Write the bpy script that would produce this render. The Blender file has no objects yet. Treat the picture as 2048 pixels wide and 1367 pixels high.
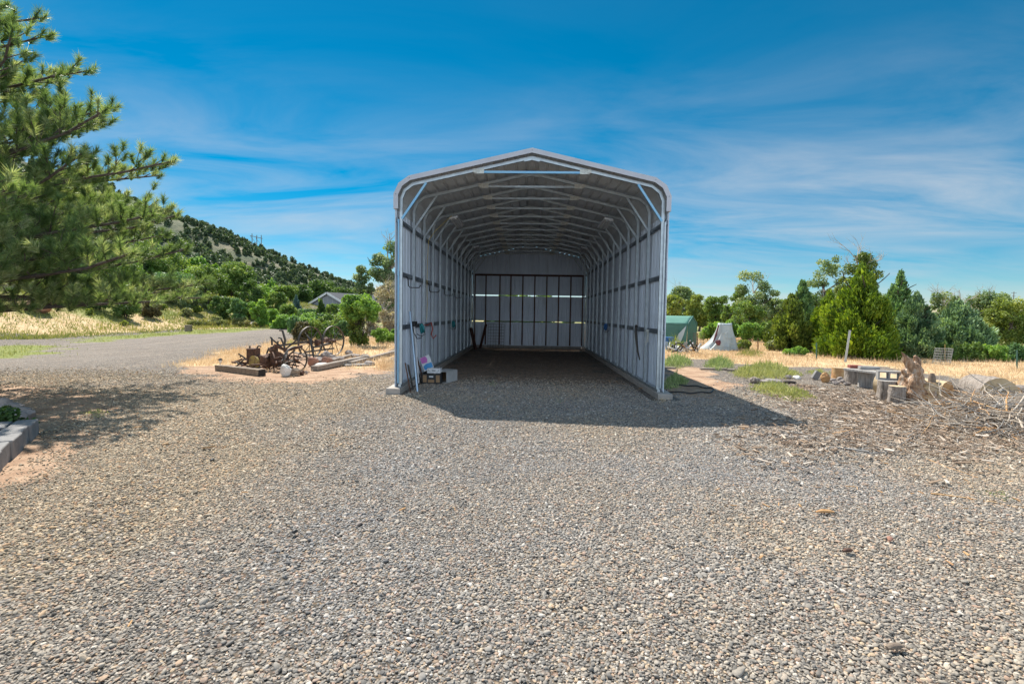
import bpy, math, random
import numpy as np
from math import sin, cos, pi, radians, sqrt, atan2
from mathutils import Vector, Matrix, noise as mnoise

random.seed(7)
rng = np.random.default_rng(7)
SC = bpy.context.scene
COL = SC.collection

# ------------------------------------------------------------------ camera
FOC, YAW, PIT, ROLL, CH = 1040.0, 1.7, 3.15, 0.9, 1.7
def _Rz(a): return np.array([[cos(a), -sin(a), 0], [sin(a), cos(a), 0], [0, 0, 1]])
def _Rx(a): return np.array([[1, 0, 0], [0, cos(a), -sin(a)], [0, sin(a), cos(a)]])
CM = _Rz(radians(YAW)) @ _Rx(radians(90 - PIT)) @ _Rz(radians(ROLL))
def ray(px, py): return CM @ np.array([(px - 1024) / FOC, (683.5 - py) / FOC, -1.0])
def G(px, py, z=0.0):
    d = ray(px, py); t = (z - CH) / d[2]; p = d * t
    return Vector((p[0], p[1], z))
def W(px, py, Y):
    d = ray(px, py); t = Y / d[1]; p = d * t
    return Vector((p[0], p[1], p[2] + CH))
def WX(px, py, X):
    d = ray(px, py); t = X / d[0]; p = d * t
    return Vector((p[0], p[1], p[2] + CH))
def GP(pts): return [tuple(G(*p)[:2]) for p in pts]

cam = bpy.data.cameras.new('camera'); camo = bpy.data.objects.new('camera', cam); COL.objects.link(camo)
camo.matrix_world = Matrix([list(CM[0]) + [0], list(CM[1]) + [0], list(CM[2]) + [CH], [0, 0, 0, 1]])
cam.sensor_width = 36.0; cam.lens = FOC * 36.0 / 2048.0
cam.clip_start = 0.05; cam.clip_end = 6000
SC.camera = camo

# ------------------------------------------------------------------ terrain height
def sst(t):
    t = np.clip(t, 0, 1); return t * t * (3 - 2 * t)
def gz(x, y):
    x = np.asarray(x, float); y = np.asarray(y, float)
    z = 2.9 * sst((-27 - x) / 12) * sst((y - 18) / 18)
    z = z - 0.0 + 1.6 * sst((-40 - x) / 25)
    z = z - 1.2 * sst((x - 24) / 30) * sst((y - 22) / 20)
    f = sst((np.hypot(x, y) - 26) / 20)
    z = z + f * 0.12 * np.sin(x * .31 + 1.0) * np.cos(y * .23)
    return z
def gzf(x, y): return float(gz(x, y))

# ------------------------------------------------------------------ mesh builder
class MB:
    def __init__(s): s.v = []; s.f = []; s.m = []; s.sm = []
    def add(s, vs, fs, mi=0, smooth=False):
        o = len(s.v); s.v += [tuple(v) for v in vs]
        for f in fs: s.f.append(tuple(i + o for i in f)); s.m.append(mi); s.sm.append(smooth)
    def box(s, c, d, rz=0, mi=0, M=None):
        x, y, z = d[0] / 2, d[1] / 2, d[2] / 2
        R = M if M is not None else Matrix.Rotation(rz, 3, 'Z')
        c = Vector(c)
        vs = [c + R @ Vector((a * x, b * y, e * z)) for e in (-1, 1) for a, b in ((-1, -1), (1, -1), (1, 1), (-1, 1))]
        s.add(vs, [(3, 2, 1, 0), (4, 5, 6, 7), (0, 1, 5, 4), (1, 2, 6, 5), (2, 3, 7, 6), (3, 0, 4, 7)], mi)
    def bar(s, a, b, w, h, mi=0, up=(0, 0, 1)):
        a = Vector(a); b = Vector(b); t = (b - a); L = t.length; t = t / L
        u = Vector(up)
        if abs(t.dot(u)) > .98: u = Vector((1, 0, 0))
        sd = t.cross(u).normalized(); u = sd.cross(t).normalized()
        R = Matrix((sd, t, u)).transposed()
        s.box((a + b) / 2, (w, L, h), M=R, mi=mi)
    def tube(s, pts, rad, n=6, mi=0, amp=0.0, fr=3.0, caps=True, capmi=None, smooth=True, flat=1.0, sub=1, zs=1.0):
        pts = [Vector(p) for p in pts]; k = len(pts)
        if not hasattr(rad, '__len__'): rad = [rad] * k
        if sub > 1:
            np_, nr_ = [], []
            for i in range(k - 1):
                p0, p1, p2, p3 = pts[max(i - 1, 0)], pts[i], pts[i + 1], pts[min(i + 2, k - 1)]
                for j in range(sub):
                    u = j / sub; np_.append(.5 * ((2 * p1) + (p2 - p0) * u + (2 * p0 - 5 * p1 + 4 * p2 - p3) * u * u + (3 * p1 - p0 - 3 * p2 + p3) * u ** 3)); nr_.append(rad[i] + (rad[i + 1] - rad[i]) * u)
            np_.append(pts[-1]); nr_.append(rad[-1]); pts, rad, k = np_, nr_, len(np_)
        vs = []; ref = None
        for i, p in enumerate(pts):
            t = (pts[min(i + 1, k - 1)] - pts[max(i - 1, 0)])
            t = t.normalized() if t.length > 1e-9 else Vector((0, 0, 1))
            if ref is None: ref = Vector((0, 0, 1)) if abs(t.z) < .9 else Vector((1, 0, 0))
            a = t.cross(ref)
            a = a.normalized() if a.length > 1e-6 else Vector((1, 0, 0))
            b = a.cross(t).normalized(); ref = b
            for j in range(n):
                th = 2 * pi * j / n; d = a * cos(th) + b * sin(th) * flat
                r = rad[i]
                if amp:
                    q = p + d * r; q.z *= zs
                    r *= 1 + amp * (mnoise.noise(q * fr) + .5 * mnoise.noise(q * fr * 3.1) + .3 * mnoise.noise(q * fr * 7.3))
                vs.append(p + d * r)
        fs = [(i * n + j, i * n + (j + 1) % n, (i + 1) * n + (j + 1) % n, (i + 1) * n + j) for i in range(k - 1) for j in range(n)]
        s.add(vs, fs, mi, smooth)
        if caps:
            cm = mi if capmi is None else capmi
            s.add(vs[:n], [tuple(range(n))[::-1]], cm); s.add(vs[-n:], [tuple(range(n))], cm)
    def ring(s, c, ax, R, r, n=32, m=6, w=None, mi=0):
        # torus or flat band wheel rim: w = width along the axis, r = thickness
        c = Vector(c); ax = Vector(ax).normalized()
        u = ax.cross(Vector((0, 0, 1)));  u = u.normalized() if u.length > .1 else Vector((1, 0, 0))
        v = ax.cross(u)
        w = w or r
        vs = []
        prof = [(R - r / 2, -w / 2), (R + r / 2, -w / 2), (R + r / 2, w / 2), (R - r / 2, w / 2)]
        for i in range(n):
            th = 2 * pi * i / n; d = u * cos(th) + v * sin(th)
            for (rr, ww) in prof: vs.append(c + d * rr + ax * ww)
        fs = [(i * 4 + j, i * 4 + (j + 1) % 4, ((i + 1) % n) * 4 + (j + 1) % 4, ((i + 1) % n) * 4 + j) for i in range(n) for j in range(4)]
        s.add(vs, fs, mi)
    def ico(s, c, r, seed=0, sub=2, amp=.25, mi=0, smooth=False, flatcut=True, rz=0):
        import bmesh
        bm = bmesh.new(); bmesh.ops.create_icosphere(bm, subdivisions=sub, radius=1)
        rr = random.Random(seed); off = Vector((rr.random() * 50, rr.random() * 50, rr.random() * 50))
        pl = [(Vector((rr.gauss(0, 1), rr.gauss(0, 1), rr.gauss(0, 1))).normalized(), rr.uniform(.6, .85)) for _ in range(7)]
        vs = []
        Rm = Matrix.Rotation(rz, 3, 'Z')
        for v in bm.verts:
            p = v.co.copy(); p *= 1 + amp * mnoise.noise(p * 1.7 + off)
            if flatcut:
                for nn, dd in pl:
                    k = p.dot(nn)
                    if k > dd: p -= nn * (k - dd) * .85
            vs.append(Vector(c) + Rm @ Vector((p.x * r[0], p.y * r[1], p.z * r[2])))
        s.add(vs, [[v.index for v in f.verts] for f in bm.faces], mi, smooth); bm.free()
    def build(s, name, mat, parent=None, origin=None, bevel=0):
        o = origin
        if o is None: o = Vector((0, 0, 0))
        me = bpy.data.meshes.new(name)
        me.from_pydata([(v[0] - o[0], v[1] - o[1], v[2] - o[2]) for v in s.v], [], s.f)
        for m in (mat if isinstance(mat, (list, tuple)) else [mat]): me.materials.append(m)
        me.polygons.foreach_set('material_index', s.m); me.polygons.foreach_set('use_smooth', s.sm)
        me.update()
        ob = bpy.data.objects.new(name, me); COL.objects.link(ob)
        if parent is not None: ob.parent = parent
        else: ob.location = o
        if bevel:
            b = ob.modifiers.new('bevel', 'BEVEL'); b.width = bevel; b.segments = 2; b.limit_method = 'ANGLE'
        return ob

def raw_mesh(name, V, k, mat, attrs=None, smooth=False):
    """V: (N*k,3) vertices, every k of them one face."""
    V = np.asarray(V, np.float32).reshape(-1, 3); n = len(V); m = n // k
    me = bpy.data.meshes.new(name); me.vertices.add(n); me.vertices.foreach_set('co', V.ravel())
    me.loops.add(n); me.loops.foreach_set('vertex_index', np.arange(n, dtype=np.int32))
    me.polygons.add(m); me.polygons.foreach_set('loop_start', np.arange(0, n, k, dtype=np.int32))
    me.polygons.foreach_set('loop_total', np.full(m, k, np.int32))
    if attrs:
        for an, av in attrs.items():
            a = me.attributes.new(an, 'FLOAT', 'POINT'); a.data.foreach_set('value', np.repeat(np.asarray(av, np.float32), k))
    me.update(calc_edges=True)
    for mm in (mat if isinstance(mat, (list, tuple)) else [mat]): me.materials.append(mm)
    return me
def link(name, me, parent=None, loc=None):
    o = bpy.data.objects.new(name, me); COL.objects.link(o)
    if parent is not None: o.parent = parent
    if loc is not None: o.location = loc
    return o
def tag(o, label=None, cat=None, group=None, kind=None):
    if label: o['label'] = label
    if cat: o['category'] = cat
    if group: o['group'] = group
    if kind: o['kind'] = kind
    return o
def thing(name, label, cat, loc=(0, 0, 0), group=None, rz=0):
    o = bpy.data.objects.new(name, None); COL.objects.link(o); o.location = loc; o.rotation_euler.z = rz
    o.empty_display_size = .2
    return tag(o, label, cat, group)
def copy_tree(o, parent=None):
    c = o.copy(); COL.objects.link(c); c.parent = parent
    for ch in list(o.children): copy_tree(ch, c)
    return c

# ------------------------------------------------------------------ materials
def newmat(name):
    m = bpy.data.materials.new(name); m.use_nodes = True; nt = m.node_tree
    b = nt.nodes['Principled BSDF']; return m, nt, b
def N(nt, t, **kw):
    n = nt.nodes.new(t)
    for k, v in kw.items():
        if hasattr(n, k): setattr(n, k, v)
        else: n.inputs[k].default_value = v
    return n
def mixc(nt, fac, a, b, mode='MIX'):
    n = nt.nodes.new('ShaderNodeMix'); n.data_type = 'RGBA'; n.blend_type = mode
    def put(s, v):
        if hasattr(v, 'default_value') or hasattr(v, 'links'): nt.links.new(v, s)
        elif isinstance(v, (int, float)): s.default_value = v
        else: s.default_value = (*v, 1)
    put(n.inputs[0], fac); put(n.inputs[6], a); put(n.inputs[7], b); return n.outputs[2]
def mth(nt, op, a, b=None, clamp=False):
    n = nt.nodes.new('ShaderNodeMath'); n.operation = op; n.use_clamp = clamp
    for i, v in enumerate((a, b)):
        if v is None: continue
        if isinstance(v, (int, float)): n.inputs[i].default_value = v
        else: nt.links.new(v, n.inputs[i])
    return n.outputs[0]
def ramp(nt, fac, stops, interp='LINEAR'):
    n = nt.nodes.new('ShaderNodeValToRGB'); n.color_ramp.interpolation = interp
    e = n.color_ramp.elements
    while len(e) < len(stops): e.new(.5)
    for i, (p, c) in enumerate(stops):
        e[i].position = p; e[i].color = (*c, 1) if len(c) == 3 else c
    nt.links.new(fac, n.inputs[0]); return n.outputs[0]
def noise(nt, vec, sc, det=4, rough=.55, dist=0):
    n = nt.nodes.new('ShaderNodeTexNoise'); n.inputs['Scale'].default_value = sc; n.inputs['Detail'].default_value = det
    n.inputs['Roughness'].default_value = rough; n.inputs['Distortion'].default_value = dist
    nt.links.new(vec, n.inputs['Vector']); return n.outputs[0]
def mapping(nt, vec, scale=(1, 1, 1), rot=(0, 0, 0)):
    n = nt.nodes.new('ShaderNodeMapping'); n.inputs['Scale'].default_value = scale; n.inputs['Rotation'].default_value = rot
    nt.links.new(vec, n.inputs['Vector']); return n.outputs[0]
def tco(nt): return nt.nodes.new('ShaderNodeTexCoord').outputs['Object']
def bump(nt, h, dist, b, strength=1.0):
    n = nt.nodes.new('ShaderNodeBump'); n.inputs['Distance'].default_value = dist; n.inputs['Strength'].default_value = strength
    nt.links.new(h, n.inputs['Height']); nt.links.new(n.outputs[0], b.inputs['Normal'])
def simple(name, c1, c2=None, rough=.6, metal=0.0, sc=6, bmp=0.0, bsc=40, stretch=(1, 1, 1), c3=None, det=5):
    m, nt, b = newmat(name); v = mapping(nt, tco(nt), stretch)
    b.inputs['Roughness'].default_value = rough; b.inputs['Metallic'].default_value = metal
    if c2 is None: c2 = tuple(x * .7 for x in c1)
    f = noise(nt, v, sc, det)
    st = [(.32, c2), (.68, c1)] if c3 is None else [(.3, c2), (.5, c1), (.7, c3)]
    nt.links.new(ramp(nt, f, st), b.inputs['Base Color'])
    if bmp: bump(nt, noise(nt, v, bsc, 5), bmp, b)
    return m
def leafmat(name, ca, cb, cc=None, trans=.35, rough=.55, tint=(1.5, 1.45, .6)):
    m, nt, b = newmat(name)
    a = nt.nodes.new('ShaderNodeAttribute'); a.attribute_name = 'hue'
    st = [(0, ca), (1, cb)] if cc is None else [(0, ca), (.6, cb), (1, cc)]
    c = ramp(nt, a.outputs['Fac'], st)
    nt.links.new(c, b.inputs['Base Color']); b.inputs['Roughness'].default_value = rough
    b.inputs['Specular IOR Level'].default_value = .3
    t = nt.nodes.new('ShaderNodeBsdfTranslucent')
    c2 = mixc(nt, 1.0, c, tint, 'MULTIPLY'); nt.links.new(c2, t.inputs[0])
    mx = nt.nodes.new('ShaderNodeMixShader'); mx.inputs[0].default_value = trans
    nt.links.new(b.outputs[0], mx.inputs[1]); nt.links.new(t.outputs[0], mx.inputs[2])
    nt.links.new(mx.outputs[0], nt.nodes['Material Output'].inputs[0]); return m

M = {}
M['galv'] = simple('galvanised tube', (.52, .57, .58), (.40, .44, .46), rough=.42, metal=.75, sc=9, bmp=.0004)
M['film'] = simple('blue film tube', (.16, .38, .58), (.22, .40, .52), rough=.35, metal=.3, sc=3)
M['plate'] = simple('weld plate', (.62, .62, .56), (.42, .42, .38), rough=.5, metal=.5, sc=30)
M['rustpost'] = simple('rusty primer', (.14, .055, .035), (.07, .035, .028), rough=.8, sc=5, bmp=.001)
M['whiteboard'] = simple('whitish board', (.88, .85, .82), (.66, .62, .58), rough=.6, sc=4)
M['trim'] = simple('trim paint', (.52, .52, .55), (.44, .44, .47), rough=.4, sc=2)
M['girt'] = simple('hat channel', (.22, .25, .28), (.15, .17, .20), rough=.45, metal=.6, sc=8)
M['concrete'] = simple('concrete', (.42, .37, .32), (.30, .27, .24), rough=.9, sc=5, bmp=.003, bsc=60)
M['block'] = simple('grey block', (.27, .26, .25), (.19, .185, .18), rough=.92, sc=9, bmp=.004, bsc=70)
M['ciblock'] = simple('cinder block', (.36, .35, .33), (.27, .26, .25), rough=.95, sc=20, bmp=.004, bsc=90)
M['brick'] = simple('red brick', (.33, .10, .07), (.24, .075, .06), rough=.9, sc=12, bmp=.003)
M['black'] = simple('black plastic', (.02, .02, .022), (.012, .012, .012), rough=.5)
M['rust'] = simple('rusty iron', (.11, .055, .035), (.035, .028, .026), rough=.75, metal=.25, sc=14, bmp=.002, c3=(.16, .075, .04))
M['iron'] = simple('dark iron', (.085, .075, .065), (.04, .038, .036), rough=.55, metal=.45, sc=10, bmp=.001, c3=(.13, .10, .075))
M['yellowiron'] = simple('faded yellow paint', (.42, .33, .08), (.15, .09, .05), rough=.7, sc=10)
M['oldwood'] = simple('weathered wood', (.33, .28, .23), (.17, .14, .12), rough=.9, sc=5, bmp=.006, bsc=18, stretch=(1, 6, 6))
M['tie'] = simple('railroad tie', (.30, .235, .17), (.15, .115, .09), rough=.95, sc=4, bmp=.008, bsc=14, stretch=(1, 7, 7))
M['tar'] = simple('tarred end', (.02, .018, .016), (.01, .01, .01), rough=.8)
M['rock'] = simple('field rock', (.36, .31, .28), (.20, .18, .17), rough=.95, sc=5, bmp=.012, bsc=20)
M['redrock'] = simple('red sandstone', (.40, .20, .13), (.24, .13, .10), rough=.95, sc=5, bmp=.012, bsc=20)
M['whiterock'] = simple('white stone', (.72, .70, .66), (.52, .50, .47), rough=.9, sc=6, bmp=.01, bsc=22)
M['bark'] = simple('tree bark', (.16, .125, .10), (.07, .055, .045), rough=.95, sc=6, bmp=.02, bsc=12, stretch=(3, 3, .7))
M['darkbark'] = simple('dark bark', (.075, .06, .05), (.035, .028, .024), rough=.95, sc=6, bmp=.01, bsc=12, stretch=(3, 3, .7))
M['stumpbark'] = simple('ridged grey bark', (.30, .255, .215), (.10, .08, .065), rough=.95, sc=7, bmp=.05, bsc=8, stretch=(2.6, 2.6, .5), c3=(.36, .31, .27))
M['greystump'] = simple('weathered grey stump', (.42, .40, .37), (.25, .235, .22), rough=.95, sc=8, bmp=.02, bsc=12, stretch=(3, 3, .4))
M['freshwood'] = simple('cut orange wood', (.52, .30, .13), (.36, .17, .07), rough=.85, sc=6, bmp=.01, bsc=18, c3=(.62, .42, .22))
M['palewood'] = simple('cut pale wood', (.60, .47, .30), (.44, .32, .18), rough=.85, sc=5, bmp=.006, bsc=20)
M['deadwood'] = simple('bleached dead wood', (.54, .46, .37), (.33, .27, .21), rough=.85, sc=6, bmp=.004, bsc=30)
M['gnarl'] = simple('gnarled root wood', (.44, .27, .16), (.16, .085, .05), rough=.9, sc=9, bmp=.06, bsc=16, c3=(.62, .52, .42), stretch=(1.6, 1.6, .5))
M['shake'] = simple('grey shingles', (.085, .09, .10), (.06, .065, .075), rough=.9, sc=6)
M['siding'] = simple('grey siding', (.30, .31, .34), (.25, .26, .29), rough=.8, sc=2)
M['tentgreen'] = simple('green tarpaulin', (.055, .17, .125), (.04, .13, .10), rough=.5, sc=2, bmp=.02, bsc=5)
M['tentroof'] = simple('faded green tarpaulin', (.16, .33, .26), (.12, .27, .21), rough=.45, sc=2, bmp=.01, bsc=5)
M['tarp'] = simple('grey tarp cloth', (.48, .53, .53), (.38, .43, .44), rough=.6, sc=3, bmp=.02, bsc=6)
M['maroon'] = simple('maroon cloth', (.16, .04, .05), (.09, .03, .04), rough=.8)
M['white'] = simple('white paint', (.74, .74, .74), (.62, .62, .62), rough=.5)
M['wire'] = simple('galvanised wire', (.42, .42, .40), (.25, .25, .24), rough=.5, metal=.5, sc=20)
M['rustwire'] = simple('rusty wire', (.14, .11, .09), (.09, .07, .06), rough=.7, metal=.3, sc=20)
M['cardboard'] = simple('brown cardboard', (.34, .21, .11), (.28, .17, .09), rough=.85)
M['darkcard'] = simple('dark printed carton', (.035, .035, .033), (.02, .02, .02), rough=.6)
M['pink'] = simple('pink print', (.62, .18, .50), (.52, .14, .45), rough=.5)
M['blueprint'] = simple('blue print', (.07, .34, .62), (.05, .22, .5), rough=.5)
M['teal'] = simple('teal webbing', (.02, .26, .28), (.015, .18, .20), rough=.6)
M['blue'] = simple('blue plastic', (.03, .14, .38), (.02, .1, .28), rough=.5)
M['red'] = simple('red strap', (.42, .05, .03), (.28, .04, .03), rough=.6)
M['yellow'] = simple('yellow cord', (.55, .40, .05), (.45, .32, .04), rough=.5)
M['greycard'] = simple('grey white card', (.46, .46, .45), (.38, .38, .37), rough=.7)
M['bluepole'] = simple('pale blue aluminium pole', (.40, .50, .60), (.34, .44, .54), rough=.3, metal=.5)
M['greenpost'] = simple('green steel post', (.05, .13, .10), (.03, .09, .07), rough=.6)
M['steelpost'] = simple('grey steel post', (.46, .47, .46), (.34, .35, .35), rough=.5, metal=.5)
M['railwood'] = simple('brown rail', (.36, .18, .09), (.26, .13, .07), rough=.85)
M['pole'] = simple('weathered utility pole', (.26, .22, .19), (.2, .17, .15), rough=.9)
M['diffuser'] = simple('fluorescent diffuser', (.75, .75, .70), (.66, .66, .62), rough=.3)

def panelmat(name, c1, c2, metal=.35, rough=.4):
    m, nt, b = newmat(name); v = tco(nt)
    f = noise(nt, mapping(nt, v, (1, .6, .25)), 3, 5); c = ramp(nt, f, [(.3, c2), (.7, c1)])
    d = noise(nt, mapping(nt, v, (1, 3, .2)), 5, 6); dd = ramp(nt, d, [(.55, (1, 1, 1)), (.8, (.78, .76, .72))])
    nt.links.new(mixc(nt, 1, c, dd, 'MULTIPLY'), b.inputs['Base Color'])
    b.inputs['Metallic'].default_value = metal; b.inputs['Roughness'].default_value = rough
    return m
M['panel'] = panelmat('ribbed steel wall', (.74, .80, .88), (.62, .68, .76), metal=.15)
M['roofpanel'] = panelmat('ribbed steel roof', (.68, .69, .69), (.56, .57, .57), metal=.2)

# leaves
M['l_oak'] = leafmat('oak leaves', (0.068, 0.130, 0.034), (0.160, 0.259, 0.065), (0.308, 0.384, 0.103))
M['l_dark'] = leafmat('dark leaves', (0.043, 0.092, 0.032), (0.101, 0.177, 0.051), (0.178, 0.262, 0.076))
M['l_bright'] = leafmat('bright shrub leaves', (0.095, 0.190, 0.039), (0.219, 0.382, 0.078), (0.381, 0.529, 0.120))
M['l_lime'] = leafmat('lime leaves', (0.105, 0.156, 0.035), (0.235, 0.298, 0.069), (0.404, 0.430, 0.124))
M['l_grey'] = leafmat('greyish poplar leaves', (0.100, 0.159, 0.075), (0.200, 0.283, 0.125), (0.434, 0.483, 0.283))
M['l_jun'] = leafmat('yellow green juniper', (0.062, 0.126, 0.017), (0.178, 0.274, 0.025), (0.399, 0.505, 0.042), trans=.28)
M['l_olive'] = leafmat('olive juniper', (0.069, 0.110, 0.024), (0.184, 0.245, 0.044), (0.366, 0.440, 0.086), trans=.25)
M['l_blue'] = leafmat('blue green juniper', (0.063, 0.129, 0.067), (0.190, 0.304, 0.154), (0.430, 0.582, 0.308), trans=.22)
M['l_green'] = leafmat('green juniper', (0.053, 0.114, 0.048), (0.151, 0.275, 0.099), (0.295, 0.460, 0.170), trans=.25)
M['l_sage'] = leafmat('sagebrush leaves', (0.145, 0.174, 0.072), (0.275, 0.304, 0.145), (0.435, 0.435, 0.246))
M['l_brown'] = leafmat('dark brown shrub', (0.072, 0.065, 0.036), (0.145, 0.131, 0.058), (0.232, 0.217, 0.087), trans=.2)
M['l_pale'] = leafmat('dry pale twiggy leaves', (0.261, 0.217, 0.145), (0.464, 0.406, 0.275), (0.609, 0.522, 0.348), trans=.2)
M['l_spruce'] = leafmat('blue spruce needles', (0.043, 0.102, 0.102), (0.116, 0.203, 0.189), (0.203, 0.319, 0.290), trans=.1)
M['l_hill'] = leafmat('hillside juniper', (0.051, 0.083, 0.049), (0.105, 0.155, 0.076), (0.186, 0.243, 0.119), trans=.15)
M['l_pine'] = leafmat('pine needles', (.08, .14, .06), (.19, .28, .115), (.58, .60, .42), trans=.45, rough=.4)
M['l_weed'] = leafmat('weed blades', (.14, .20, .07), (.30, .38, .16), (.52, .54, .30), trans=.35, tint=(1.3, 1.3, .8))
M['l_limeweed'] = leafmat('lime weed blades', (.20, .24, .07), (.40, .42, .16), (.60, .57, .30), trans=.35, tint=(1.3, 1.25, .8))
M['l_dry'] = leafmat('dry grass blades', (.44, .31, .18), (.66, .50, .32), (.82, .69, .50), trans=.35, tint=(1.15, 1.08, .95))
M['l_bank'] = leafmat('greenish dry grass', (0.111, 0.153, 0.043), (0.230, 0.255, 0.085), (0.425, 0.357, 0.170), trans=.3)
# ------------------------------------------------------------------ sky + sun
SUNV = Vector((-.405, .57, 1.0)).normalized()
el = math.asin(SUNV.z); az = atan2(SUNV.x, SUNV.y)
wd = bpy.data.worlds.new('World'); SC.world = wd; wd.use_nodes = True; nt = wd.node_tree; nt.nodes.clear()
sky = nt.nodes.new('ShaderNodeTexSky'); sky.sky_type = 'NISHITA'; sky.sun_disc = False
sky.sun_elevation = el; sky.sun_rotation = az; sky.altitude = 1800; sky.air_density = 1.0; sky.dust_density = .35; sky.ozone_density = 4.0
hs = nt.nodes.new('ShaderNodeHueSaturation'); hs.inputs['Saturation'].default_value = 1.5; hs.inputs['Hue'].default_value = .478
nt.links.new(sky.outputs[0], hs.inputs['Color'])
gm = nt.nodes.new('ShaderNodeTexCoord'); sp = nt.nodes.new('ShaderNodeSeparateXYZ'); nt.links.new(gm.outputs['Generated'], sp.inputs[0])
zz = mth(nt, 'ADD', mth(nt, 'MAXIMUM', sp.outputs[2], 0.0), .14)
cb = nt.nodes.new('ShaderNodeCombineXYZ')
nt.links.new(mth(nt, 'DIVIDE', sp.outputs[0], zz), cb.inputs[0]); nt.links.new(mth(nt, 'DIVIDE', sp.outputs[1], zz), cb.inputs[1])
cb2 = nt.nodes.new('ShaderNodeVectorMath'); cb2.operation = 'ADD'; cb2.inputs[1].default_value = (2.7, 5.1, 0); nt.links.new(cb.outputs[0], cb2.inputs[0])
p1 = mapping(nt, cb2.outputs[0], (.75, 1.7, 1), (0, 0, radians(-14)))
n1 = noise(nt, p1, 1.1, 9, .58, .55)
p2 = mapping(nt, cb.outputs[0], (.35, .6, 1), (0, 0, radians(15)))
n2 = noise(nt, p2, .8, 3, .5, .2)
c1 = ramp(nt, n1, [(.36, (0, 0, 0)), (.68, (1, 1, 1))]); c2 = ramp(nt, n2, [(.34, (.38, .38, .38)), (.66, (1, 1, 1))])
# cirrus is thicker low down, away from the zenith
hz = ramp(nt, sp.outputs[2], [(.0, (.85, .85, .85)), (.2, (1, 1, 1)), (.32, (.42, .42, .42)), (.42, (.06, .06, .06)), (.6, (.02, .02, .02))])
cc = mth(nt, 'MULTIPLY', mth(nt, 'MULTIPLY', mth(nt, 'MULTIPLY', c1, c2), hz), .78)
cl = mixc(nt, cc, hs.outputs[0], (6.3, 6.6, 7.0))
# unseen bright broken cloud bank, added behind the camera as fill light
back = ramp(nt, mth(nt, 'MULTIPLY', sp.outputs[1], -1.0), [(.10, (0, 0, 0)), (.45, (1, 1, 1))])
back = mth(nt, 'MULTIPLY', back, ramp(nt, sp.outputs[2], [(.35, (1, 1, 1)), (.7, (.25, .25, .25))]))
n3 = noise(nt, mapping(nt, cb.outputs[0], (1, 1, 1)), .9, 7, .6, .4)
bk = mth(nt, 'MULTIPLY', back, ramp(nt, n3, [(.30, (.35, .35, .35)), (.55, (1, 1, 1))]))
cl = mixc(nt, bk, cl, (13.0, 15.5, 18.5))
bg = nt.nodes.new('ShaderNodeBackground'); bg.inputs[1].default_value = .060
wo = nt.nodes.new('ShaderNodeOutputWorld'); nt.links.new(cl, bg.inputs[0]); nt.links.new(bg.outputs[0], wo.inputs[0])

sl = bpy.data.lights.new('sun', 'SUN'); sl.energy = 4.8; sl.angle = radians(.53); sl.color = (1.0, .95, .87)
so = bpy.data.objects.new('sun', sl); COL.objects.link(so); so.rotation_euler = SUNV.to_track_quat('Z', 'Y').to_euler()
so.location = (-20, 30, 60)
SC.view_settings.view_transform = 'Standard'; SC.view_settings.look = 'None'
SC.view_settings.exposure = .82; SC.view_settings.gamma = 1.0
SC.cycles.max_bounces = 8; SC.cycles.diffuse_bounces = 4; SC.cycles.transparent_max_bounces = 8

# ------------------------------------------------------------------ zones of the ground
def pdist(P, x, y):
    """signed distance to polygon, positive inside"""
    x = np.asarray(x); y = np.asarray(y); n = len(P); ins = np.zeros(x.shape, bool); d = np.full(x.shape, 1e9)
    for i in range(n):
        x0, y0 = P[i]; x1, y1 = P[(i + 1) % n]; ex, ey = x1 - x0, y1 - y0; L = ex * ex + ey * ey + 1e-9
        t = np.clip(((x - x0) * ex + (y - y0) * ey) / L, 0, 1)
        d = np.minimum(d, np.hypot(x - x0 - t * ex, y - y0 - t * ey))
        c = ((y0 > y) != (y1 > y)) & (x < (x1 - x0) * (y - y0) / (y1 - y0 + 1e-12) + x0); ins ^= c
    return np.where(ins, d, -d)
def vn(x, y, s, o=0.0):
    """cheap smooth value noise in [-1,1]"""
    x = np.asarray(x) * s + o * 17.3; y = np.asarray(y) * s + o * 9.1
    xi = np.floor(x); yi = np.floor(y); fx = x - xi; fy = y - yi; fx = fx * fx * (3 - 2 * fx); fy = fy * fy * (3 - 2 * fy)
    def h(a, b): v = np.sin(a * 127.1 + b * 311.7 + o) * 43758.5453; return v - np.floor(v)
    return 2 * ((h(xi, yi) * (1 - fx) + h(xi + 1, yi) * fx) * (1 - fy) + (h(xi, yi + 1) * (1 - fx) + h(xi + 1, yi + 1) * fx) * fy) - 1
def fn(x, y, s, o=0.0): return .5 * vn(x, y, s, o) + .3 * vn(x, y, s * 2.3, o + 1) + .2 * vn(x, y, s * 5.1, o + 2)
def soft(d, w): return sst(d / w * .5 + .5)

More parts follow.
